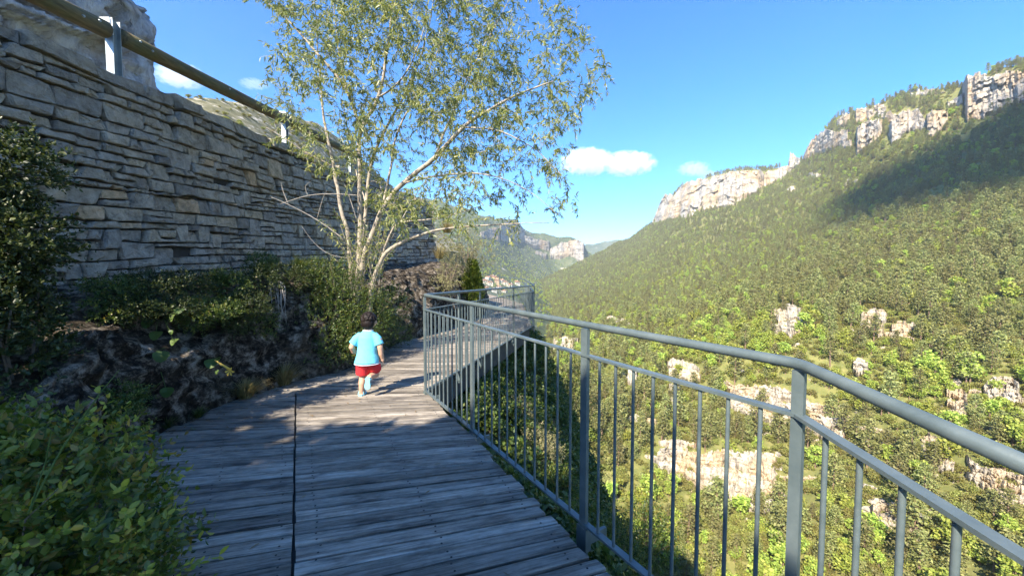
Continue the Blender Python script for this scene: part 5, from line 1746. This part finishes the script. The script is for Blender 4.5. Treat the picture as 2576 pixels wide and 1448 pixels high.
for k, (px, py, d, h, sp, n, mt, lb) in enumerate([
        (714, 966, 4.42, 0.30, 0.26, 800, M_grass, 'straw coloured grass tuft at the boardwalk edge left of the child'),
        (618, 1000, 3.93, 0.24, 0.22, 700, M_grass, 'smaller dry grass tuft at the rock foot beside the planks'),
        (660, 700, 4.9, 0.30, 0.25, 360, M_ggrass, 'green grass clump on the ledge below the wall'),
        (750, 690, 5.4, 0.34, 0.25, 360, M_ggrass, 'green grass clump on the ledge left of the tree'),
        (1125, 585, 12.0, 0.55, 0.5, 420, M_grass, 'dry grass hanging from the end of the far wall'),
        (1105, 650, 10.5, 0.5, 0.4, 300, M_grass, 'dry grass tuft on the bank below the far wall'),
        (560, 720, 4.2, 0.25, 0.25, 300, M_ggrass, 'dark grass clump above the rock hollow'),
        (500, 1050, 3.45, 0.12, 0.12, 130, M_ggrass, 'short green grass tuft at the plank ends on the left'),
        (420, 1075, 3.2, 0.12, 0.12, 130, M_ggrass, 'small grass tuft at the rock corner near the left planks')]):
    grass_tuft('grass_tuft', tuple(U(px, py, d)), n, h, sp, mt, lb, None, 150 + k, 0.15)
# broad leaves and a yellow flower growing out of the rock
M_nl = mat_leaf('broad rock plant leaves', [(0.06, 0.10, 0.025), (0.09, 0.14, 0.035), (0.13, 0.165, 0.045)], 0.3, 0.5, 0.3)
M_fl = mat_leaf('yellow petals', [(0.75, 0.50, 0.08), (0.85, 0.62, 0.15)], 0.3, 0.5, 0.3)
def broad_leaf(c, size, tilt, az, parent, mat=M_nl):
    m = MB()
    n = 12
    V = [(0, 0, 0)]
    for k in range(n):
        a = 2 * math.pi * k / n
        rr_ = size * (0.5 + 0.06 * math.sin(3 * a + az))
        V.append((rr_ * 1.15 * math.cos(a), rr_ * math.sin(a), 0.10 * size * math.cos(2 * a)))
    mt_ = Matrix.Rotation(az, 3, 'Z') @ Matrix.Rotation(tilt, 3, 'X')
    V = [tuple(Vector(c) + mt_ @ Vector(v)) for v in V]
    m.add(V, [(0, 1 + k, 1 + (k + 1) % n) for k in range(n)])
    under(m.build('leaf', mat), parent)
def rock_plant(px, py, d, leaves, label, flower=False, seed=0):
    rq = random.Random(seed)
    base = U(px, py, d)
    root = empty('rock_plant', base); tag(root, label, 'plant')
    m = MB()
    for (x, y, s) in leaves:
        c = U(x, y, d - 0.10)
        broad_leaf(c, 0.75 * s * d / FPX, R(rq.uniform(40, 75)), rq.uniform(-0.6, 0.6), root)
        m.tube([tuple(base + Vector((0, 0.15, 0))), tuple((base + c) / 2 + Vector((0, 0, 0.02))), tuple(c)], [0.004, 0.003, 0.002], 4)
    if flower:
        st = U(545, 912, d - 0.1); c = U(580, 930, d - 0.13)
        m.tube([tuple(base), tuple(st), tuple(c)], [0.003, 0.006, 0.004], 5)
        fm = MB()
        for k in range(6):
            a = k * 1.047
            q = c + Vector((math.cos(a) * 0.03, -0.02, math.sin(a) * 0.03 - 0.012))
            fm.add([tuple(c), tuple(q + Vector((math.sin(a) * 0.012, 0, -math.cos(a) * 0.012))), tuple(q + Vector((math.cos(a) * 0.018, 0.006, math.sin(a) * 0.018))), tuple(q - Vector((math.sin(a) * 0.012, 0, -math.cos(a) * 0.012)))], [(0, 1, 2, 3)])
        fm.tube([tuple(U(540, 905, d - 0.11)), tuple(c)], [0.004, 0.012], 6)
        under(fm.build('flower', M_fl), root)
    under(m.build('stem', M_nl), root)
rock_plant(530, 905, 3.75, [(532, 912, 36), (545, 935, 16)], 'broad leaf plant with a yellow trumpet flower on the dark rock', True, 1)
rock_plant(385, 880, 3.3, [(405, 895, 38), (395, 965, 44), (420, 985, 34), (370, 985, 30)], 'broad leaved plant low on the rock above the box bush', False, 2)
rock_plant(400, 790, 3.5, [(372, 812, 36), (392, 842, 34), (435, 795, 34), (450, 780, 26), (438, 858, 28), (430, 835, 16)], 'trailing broad leaved plant hanging over the rock hollow', False, 3)
rock_plant(470, 900, 3.65, [(468, 885, 24), (480, 925, 24), (440, 1050, 28)], 'small rounded leaf plant left of the yellow flower', False, 4)
# tall grass stalks in front of the box bush
for k, pts in enumerate([[(70, 1290, 1.15), (160, 1120, 1.2), (250, 990, 1.25), (300, 930, 1.3)], [(70, 1290, 1.15), (130, 1170, 1.2), (190, 1080, 1.22), (245, 1000, 1.25)], [(75, 1280, 1.15), (115, 1160, 1.2), (130, 1080, 1.2)]]):
    m = MB(); m.tube([tuple(U(*p)) for p in pts], [0.0022, 0.002, 0.0016, 0.001][:len(pts)], 5)
    o = m.build('grass_stalk', M_nl); tag(o, ['longest thin green stalk rising from the foreground bush', 'middle thin green stalk rising from the foreground bush', 'shortest upright green stalk in the foreground bush'][k], 'stalk')
# roots and dead vines hanging over the ledge
for k in range(26):
    x0 = random.uniform(670, 725); d = random.uniform(4.75, 5.0)
    pts = [tuple(U(x0 - 25, 700 + random.uniform(-6, 10), d + 0.2)), tuple(U(x0, 712 + random.uniform(-5, 8), d)), tuple(U(x0 + random.uniform(-4, 10), 760, d - 0.05)), tuple(U(x0 + random.uniform(-14, 14), random.uniform(790, 830), d - 0.02))]
    if k == 0:
        vr = empty('hanging_roots', pts[0]); tag(vr, 'tangle of grey dead roots hanging over the rock ledge', 'roots')
    m = MB(); m.tube(pts, [0.004, 0.004, 0.003, 0.0015], 4, False); under(m.build('root_strand', M_dead), vr)

# bushes on the gorge slope below the railing
def slope_bush(px, py, d, rx, rz, mat, label, seed, n=500, ll=0.07, group=None):
    shrub('slope_bush', [blob_px(px, py, d, rx, rz, rx * d / FPX * 0.8), blob_px(px + rx * 0.5, py + rz * 0.4, d * 0.98, rx * 0.7, rz * 0.7, rx * d / FPX * 0.6), blob_px(px - rx * 0.4, py + rz * 0.5, d * 1.02, rx * 0.7, rz * 0.6, rx * d / FPX * 0.6)],
          n, ll * 4.5, 5, ll, ll * 0.5, mat, label, group, seed, 0.5, None, 'shrub', True)
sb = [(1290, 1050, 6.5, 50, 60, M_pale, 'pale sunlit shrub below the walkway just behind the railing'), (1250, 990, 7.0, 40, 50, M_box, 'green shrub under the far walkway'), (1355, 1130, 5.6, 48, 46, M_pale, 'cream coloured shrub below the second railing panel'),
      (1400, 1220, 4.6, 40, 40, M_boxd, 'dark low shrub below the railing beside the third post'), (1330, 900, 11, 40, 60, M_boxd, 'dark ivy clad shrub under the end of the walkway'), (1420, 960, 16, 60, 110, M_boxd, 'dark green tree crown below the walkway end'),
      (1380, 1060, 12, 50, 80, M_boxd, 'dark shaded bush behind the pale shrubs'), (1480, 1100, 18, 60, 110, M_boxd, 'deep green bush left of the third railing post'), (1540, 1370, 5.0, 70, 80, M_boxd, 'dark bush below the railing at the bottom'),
      (1620, 1340, 9, 70, 80, M_boxd, 'shaded bush right of the third post near the bottom'), (1300, 1180, 5.0, 40, 40, M_grass, 'dry brown shrub hugging the boardwalk edge')]
for k, (px, py, d, rx, rz, mt, lb) in enumerate(sb):
    slope_bush(px, py, d, rx, rz, mt, lb, 200 + k, 520 if d < 10 else 700, 0.035 if d < 8 else 0.075)

rs = np.random.default_rng(61)
n_ = 3800
yq = rs.uniform(-1, 34, n_); hq = rs.uniform(0.25, 13, n_) ** 1.0
hq = 0.25 + 13 * rs.random(n_) ** 1.7
xq = np.array([float(x_edge(y)) for y in yq]) + hq
zq = np.array([slope_z(x, y) for x, y in zip(xq, yq)])
C_dark = colset('slope_scrub_source', scrub_g, M_boxd)
scatter('slope_scrub', np.stack([xq, yq, zq - 0.05], -1), 0.10 + 0.05 * hq * rs.uniform(0.5, 1.2, n_), C_dark, 'dark green scrub covering the steep slope under the boardwalk', 'scrub')

# ================================================================== UNSEEN TREE ADDED BEHIND THE VIEWER TO SHADE THE NEAR PLANKS
def shade_tree():
    r = np.random.default_rng(44)
    base = (-5.6, -4.2, 3.2)
    root = empty('unseen_shade_tree', base); tag(root, 'unseen leafy tree added behind the viewer to shade the near planks', 'tree')
    m = MB(); m.tube([base, (-5.5, -4.1, 5.0), (-5.3, -4.2, 8.2)], [0.2, 0.16, 0.05], 8); under(m.build('trunk', M_bark, None, True), root)
    n = 15000
    c = np.array([-4.9, -3.7, 5.9]); q = r.normal(size=(n, 3)); q /= np.linalg.norm(q, axis=1)[:, None]
    P_ = c + q * (r.random(n) ** 0.4)[:, None] * np.array([3.6, 4.2, 2.9])
    t = P_[:, 2] / SUN.z
    gx_ = P_[:, 0] - SUN.x * t; gy_ = P_[:, 1] - SUN.y * t
    # crown carved so its shadow stops at the wanted edge on the planks
    edge = np.interp(gx_, [-4, -2.3, -1.9, -1.2, -0.9, -0.5, 0.0, 0.5, 1.05, 1.25], [3.5, 3.46, 3.27, 3.27, 3.3, 3.35, 3.4, 3.3, 2.7, 0.9])
    nn = 0.14 * fbm(np.stack([gx_ * 3, gy_ * 3, 0 * gx_], -1), 3, 45)
    keep = (gy_ < edge + nn) & (P_[:, 2] > 3.7)
    soft = np.clip((edge - gy_) / 1.1, 0, 1)
    keep &= (r.random(n) < 0.35 + 0.65 * soft)
    P_ = P_[keep]
    V, F = quads(P_, 0.16, r, 0.3, 0.7)
    o = mk('crown', V, F, M_tleaf); under(o, root); o['kind'] = 'stuff'
    m = MB()
    for i in range(0, len(P_), 160):
        m.tube([(-5.4, -4.1, 4.8 + (i % 7) * 0.4), tuple(P_[i])], [0.03, 0.008], 4, False)
    under(m.build('branches', M_bark), root)
shade_tree()

# dead leaves and grit blown against the left edge of the planks
rl = np.random.default_rng(71)
nl = 520
yl = rl.uniform(1.6, 8.5, nl); ll_ = np.array([xl(y) for y in yl]) + np.abs(rl.normal(size=nl)) * 0.16 + 0.02
k = rl.random(nl) < 0.2
ll_[k] = rl.uniform(-2.6, 0.2, k.sum())
okl = np.array([x < float(np.interp(y, [1.15, 1.94, 3.0, 4.18, 9.95], [0.7, 0.2, -0.36, -1.03, 0.45])) for x, y in zip(ll_, yl)])
PL = np.stack([ll_, yl, np.array([DECKZ(y) for y in yl]) + 0.006], -1)[okl]
DL = np.stack([rl.normal(size=len(PL)), rl.normal(size=len(PL)), rl.normal(size=len(PL)) * 0.1], -1); DL /= np.linalg.norm(DL, axis=1)[:, None]
NL = np.cross(DL, np.array([0, 0, 1.0])); NL /= np.linalg.norm(NL, axis=1)[:, None]
V, F = leaf_mesh(PL, DL, NL, rl.uniform(0.02, 0.055, len(PL)), rl.uniform(0.007, 0.014, len(PL)), 0.3)
M_litter = mat_leaf('dead leaves', [(0.12, 0.08, 0.04), (0.22, 0.15, 0.08), (0.30, 0.24, 0.15), (0.08, 0.055, 0.035)], 0.1, 0.8, 0.1)
tag(mk('leaf_litter', V, F, M_litter), 'dry fallen leaves along the left edge of the planks', 'leaf litter', kind='stuff')

# ================================================================== THE CHILD
def remeshed(name, mb, voxel, mat, parent, smooth_it=4):
    o = mb.build(name + '_tmp', None)
    md = o.modifiers.new('r', 'REMESH'); md.mode = 'VOXEL'; md.voxel_size = voxel
    sm = o.modifiers.new('s', 'SMOOTH'); sm.iterations = smooth_it; sm.factor = 0.5
    dg = bpy.context.evaluated_depsgraph_get(); dg.update()
    me = bpy.data.meshes.new_from_object(o.evaluated_get(dg))
    bpy.data.objects.remove(o)
    me.name = name
    me.materials.clear(); me.materials.append(mat)
    me.polygons.foreach_set('use_smooth', np.ones(len(me.polygons), bool))
    n = bpy.data.objects.new(name, me); COL.objects.link(n)
    n.parent = parent
    return n
M_skin = mat_simple('skin', (0.46, 0.27, 0.18), 0.5, 0, 0.06, 12)
M_skin.node_tree.nodes['Principled BSDF'].inputs['Subsurface Weight'].default_value = 0.05
M_hair = mat_simple('dark hair', (0.012, 0.008, 0.007), 0.55, 0, 0.3, 60, 0.4, 0.003)
M_shirt = mat_simple('sky blue cotton', (0.13, 0.50, 0.64), 0.85, 0, 0.05, 30)
M_trim = mat_simple('pale trim', (0.70, 0.74, 0.80), 0.85, 0, 0.05, 30)
M_short = mat_simple('red cotton', (0.55, 0.022, 0.03), 0.85, 0, 0.1, 30)
M_sole = mat_simple('light blue sandal', (0.22, 0.52, 0.60), 0.6, 0, 0.1, 40)
boy = empty('person', U(925, 1000, 4.05)); boy.location.z = 0.0
tag(boy, 'small child in a light blue shirt and red shorts running away along the boardwalk', 'person')
bd = MB()
bd.sphere((0.004, 0.075, 0.805), (0.070, 0.080, 0.090), 16, 12)                 # head
bd.sphere((0.006, 0.115, 0.775), (0.052, 0.050, 0.055), 12, 8)                  # face, jaw
bd.sphere((0.012, 0.163, 0.792), (0.012, 0.014, 0.014), 8, 6)                   # nose
for sx in (-1, 1):
    bd.sphere((0.004 + sx * 0.072, 0.075, 0.79), (0.012, 0.018, 0.026), 8, 6)   # ears
bd.tube([(0, 0.05, 0.66), (0.0, 0.06, 0.74)], [0.040, 0.036], 10)               # neck
bd.sphere((0, 0.035, 0.60), (0.105, 0.066, 0.11), 14, 10)                       # chest
bd.sphere((0, 0.015, 0.47), (0.092, 0.070, 0.12), 14, 10)
bd.sphere((0, 0.005, 0.385), (0.092, 0.074, 0.075), 14, 10)
bd.tube([(-0.050, 0.005, 0.37), (-0.058, 0.035, 0.215), (-0.062, 0.005, 0.13), (-0.064, -0.005, 0.055), (-0.064, 0.0, 0.03)], [0.056, 0.040, 0.037, 0.025, 0.026], 12)   # standing leg
bd.tube([(-0.064, -0.022, 0.027), (-0.066, 0.045, 0.020), (-0.068, 0.085, 0.016)], [0.025, 0.024, 0.016], 10)
bd.tube([(0.048, 0.005, 0.37), (0.060, 0.075, 0.235), (0.066, 0.085, 0.21)], [0.056, 0.043, 0.040], 12)          # raised leg
bd.tube([(0.066, 0.085, 0.21), (0.055, 0.02, 0.215), (0.042, -0.060, 0.215)], [0.040, 0.037, 0.026], 12)
bd.tube([(0.042, -0.065, 0.218), (0.036, -0.072, 0.16), (0.034, -0.066, 0.115)], [0.024, 0.025, 0.016], 10)
bd.tube([(-0.085, 0.03, 0.645), (-0.135, 0.01, 0.60), (-0.160, -0.01, 0.525), (-0.155, 0.03, 0.475), (-0.140, 0.085, 0.445)], [0.040, 0.036, 0.030, 0.028, 0.021], 12)   # left arm bent
bd.tube([(0.085, 0.03, 0.645), (0.130, 0.015, 0.60), (0.146, 0.0, 0.52), (0.152, 0.005, 0.45), (0.160, 0.02, 0.405)], [0.040, 0.036, 0.030, 0.027, 0.020], 12)          # right arm
def hand(w, d, up, side):
    w, d, up, side = [np.array(v, float) for v in (w, d, up, side)]
    d /= np.linalg.norm(d); side /= np.linalg.norm(side)
    bd.tube([w, w + d * 0.018, w + d * 0.034], [0.017, 0.020, 0.018], 10)
    for k, ln in enumerate((0.024, 0.029, 0.027, 0.021)):
        b0 = w + d * 0.034 + side * (k - 1.5) * 0.0095
        bd.tube([b0 - d * 0.006, b0 + d * ln * 0.55 + up * 0.003, b0 + d * ln + up * 0.011], [0.0058, 0.0052, 0.0042], 6)
    t0 = w + d * 0.010 + side * -0.016
    bd.tube([t0, t0 + d * 0.012 - side * 0.010 + up * 0.003, t0 + d * 0.026 - side * 0.011 + up * 0.008], [0.0068, 0.006, 0.0045], 6)
hand((-0.140, 0.085, 0.445), (0.15, 0.8, -0.35), (0.4, 0, -0.6), (0, -0.3, -1))
hand((0.160, 0.02, 0.405), (0.12, 0.25, -1), (-0.5, 0.6, 0), (0.1, -1, 0))
body = remeshed('body', bd, 0.0042, M_skin, boy, 3)
# shirt
sh = MB()
sh.tube([(0, 0.045, 0.700), (0, 0.042, 0.672), (0, 0.036, 0.62), (0, 0.025, 0.54), (0, 0.012, 0.45), (0, 0.002, 0.372), (0, 0.0, 0.352)], [0.050, 0.088, 0.102, 0.101, 0.110, 0.128, 0.132], 24)
V = sh.V[0]; cy = np.repeat(np.array([0.045, 0.042, 0.036, 0.025, 0.012, 0.002, 0.0]), 24); V[:, 1] = cy + (V[:, 1] - cy) * 0.80
sh.tube([(-0.065, 0.032, 0.655), (-0.118, 0.018, 0.612), (-0.150, 0.006, 0.560)], [0.044, 0.047, 0.049], 16)
sh.tube([(0.065, 0.032, 0.655), (0.112, 0.020, 0.612), (0.136, 0.010, 0.552)], [0.044, 0.046, 0.047], 16)
Vn = np.concatenate(sh.V)
shirt = remeshed('shirt', sh, 0.0055, M_shirt, boy, 3)
vv = np.array([v.co[:] for v in shirt.data.vertices])
fold = 0.0042 * np.sin(vv[:, 0] * 38 + vv[:, 2] * 30 + 4 * np.sin(vv[:, 2] * 11 + vv[:, 0] * 9)) * np.clip((0.62 - vv[:, 2]) / 0.2, 0, 1) + 0.0012 * fbm(vv * 22, 3, 5)
nn_ = np.array([v.normal[:] for v in shirt.data.vertices])
shirt.data.vertices.foreach_set('co', (vv + nn_ * fold[:, None]).astype(np.float32).ravel())
tr_ = MB(); pts = []
n = 28
def ring(cx, cy_, cz, rx, ry, tiltx=0.0):
    return [(cx + rx * math.cos(2 * math.pi * k / n), cy_ + ry * math.sin(2 * math.pi * k / n), cz + tiltx * math.cos(2 * math.pi * k / n)) for k in range(n + 1)]
tr_.tube(ring(0, 0.0, 0.353, 0.132, 0.1056), 0.0038, 6, False)
tr_.tube(ring(0, 0.048, 0.703, 0.052, 0.042), 0.006, 6, False)
o = tr_.build('shirt_hem', M_trim, shirt, True)
# shorts
st = MB()
st.sphere((0, 0.004, 0.370), (0.112, 0.084, 0.055), 18, 10)
st.tube([(-0.048, 0.004, 0.37), (-0.056, 0.020, 0.29), (-0.062, 0.032, 0.232)], [0.074, 0.072, 0.072], 18)
st.tube([(0.050, 0.008, 0.37), (0.060, 0.050, 0.300), (0.066, 0.080, 0.258)], [0.074, 0.070, 0.064], 18)
shorts = remeshed('shorts', st, 0.0055, M_short, boy, 3)
# hair
hr = MB()
hr.sphere((0.004, 0.064, 0.826), (0.078, 0.085, 0.077), 20, 14)
hr.sphere((0.002, 0.032, 0.784), (0.073, 0.058, 0.072), 16, 10)
hr.sphere((0.0, 0.022, 0.750), (0.048, 0.036, 0.030), 12, 8)
rh = np.random.default_rng(3)
for k in range(130):
    d = rh.normal(size=3); d[2] = abs(d[2]) * 0.9; d[1] -= 0.3; d /= np.linalg.norm(d)
    c = np.array([0.004, 0.060, 0.820]) + d * np.array([0.076, 0.080, 0.077])
    hr.sphere(c, tuple(rh.uniform(0.008, 0.017, 3)), 7, 5)
M_hair.node_tree.nodes['Principled BSDF'].inputs['Specular IOR Level'].default_value = 0.2
hair = remeshed('hair', hr, 0.0042, M_hair, boy, 1)
# face details (turned away from the viewer)
ey = MB()
for sx in (-1, 1):
    ey.sphere((0.008 + sx * 0.026, 0.152, 0.805), (0.009, 0.006, 0.007), 8, 6)
ey.build('eyes', M_hair, body)
mo = MB(); mo.tube([(-0.012, 0.158, 0.762), (0.008, 0.164, 0.760), (0.028, 0.158, 0.762)], 0.004, 6); mo.build('mouth', M_short, body)
# sandals
for (a, b_, cdir) in (((-0.066, -0.040, 0.008), (-0.070, 0.100, 0.008), (0, 0, 1)), ((0.044, -0.094, 0.232), (0.033, -0.090, 0.092), (0, -1, 0))):
    a = Vector(a); b_ = Vector(b_); up = Vector(cdir); ax = (b_ - a).normalized(); sd = ax.cross(up).normalized(); up = sd.cross(ax)
    L = (b_ - a).length
    outl = [(0, 0.0), (0.03, 0.018), (0.15, 0.026), (0.4, 0.024), (0.65, 0.031), (0.85, 0.030), (0.96, 0.018), (1.0, 0.0), (0.96, -0.018), (0.85, -0.030), (0.65, -0.031), (0.4, -0.024), (0.15, -0.026), (0.03, -0.018)]
    V = []
    for z in (-0.008, 0.008):
        for f_, w_ in outl:
            V.append(tuple(a + ax * L * f_ + sd * w_ + up * z))
    n_ = len(outl)
    F = [tuple(range(n_)), tuple(range(2 * n_ - 1, n_ - 1, -1))] + [(k, k + n_, (k + 1) % n_ + n_, (k + 1) % n_) for k in range(n_)]
    s_ = mk('sandal', V, F, M_sole, boy)
    stp = MB()
    inn = up if cdir[2] else -up
    for f_ in (0.2, 0.62):
        c = a + ax * L * f_
        stp.tube([tuple(c + sd * 0.029), tuple(c + sd * 0.024 + inn * 0.034), tuple(c + inn * 0.048), tuple(c - sd * 0.024 + inn * 0.034), tuple(c - sd * 0.029)], 0.006, 6)
    stp.build('strap', M_sole, s_)

# ================================================================== HAZE
hz = MB(); hz.aabox((-5700, -5700, -98), (5700, 5700, 460))
hm = bpy.data.materials.new('valley haze'); hm.use_nodes = True
hn = hm.node_tree.nodes; hn.remove(hn['Principled BSDF'])
pv = hn.new('ShaderNodeVolumePrincipled')
pv.inputs['Color'].default_value = (0.80, 0.90, 1.0, 1)
pv.inputs['Density'].default_value = 0.00012
pv.inputs['Anisotropy'].default_value = 0.2
hm.node_tree.links.new(pv.outputs[0], hn['Material Output'].inputs['Volume'])
ho = hz.build('haze', hm); tag(ho, kind='stuff')
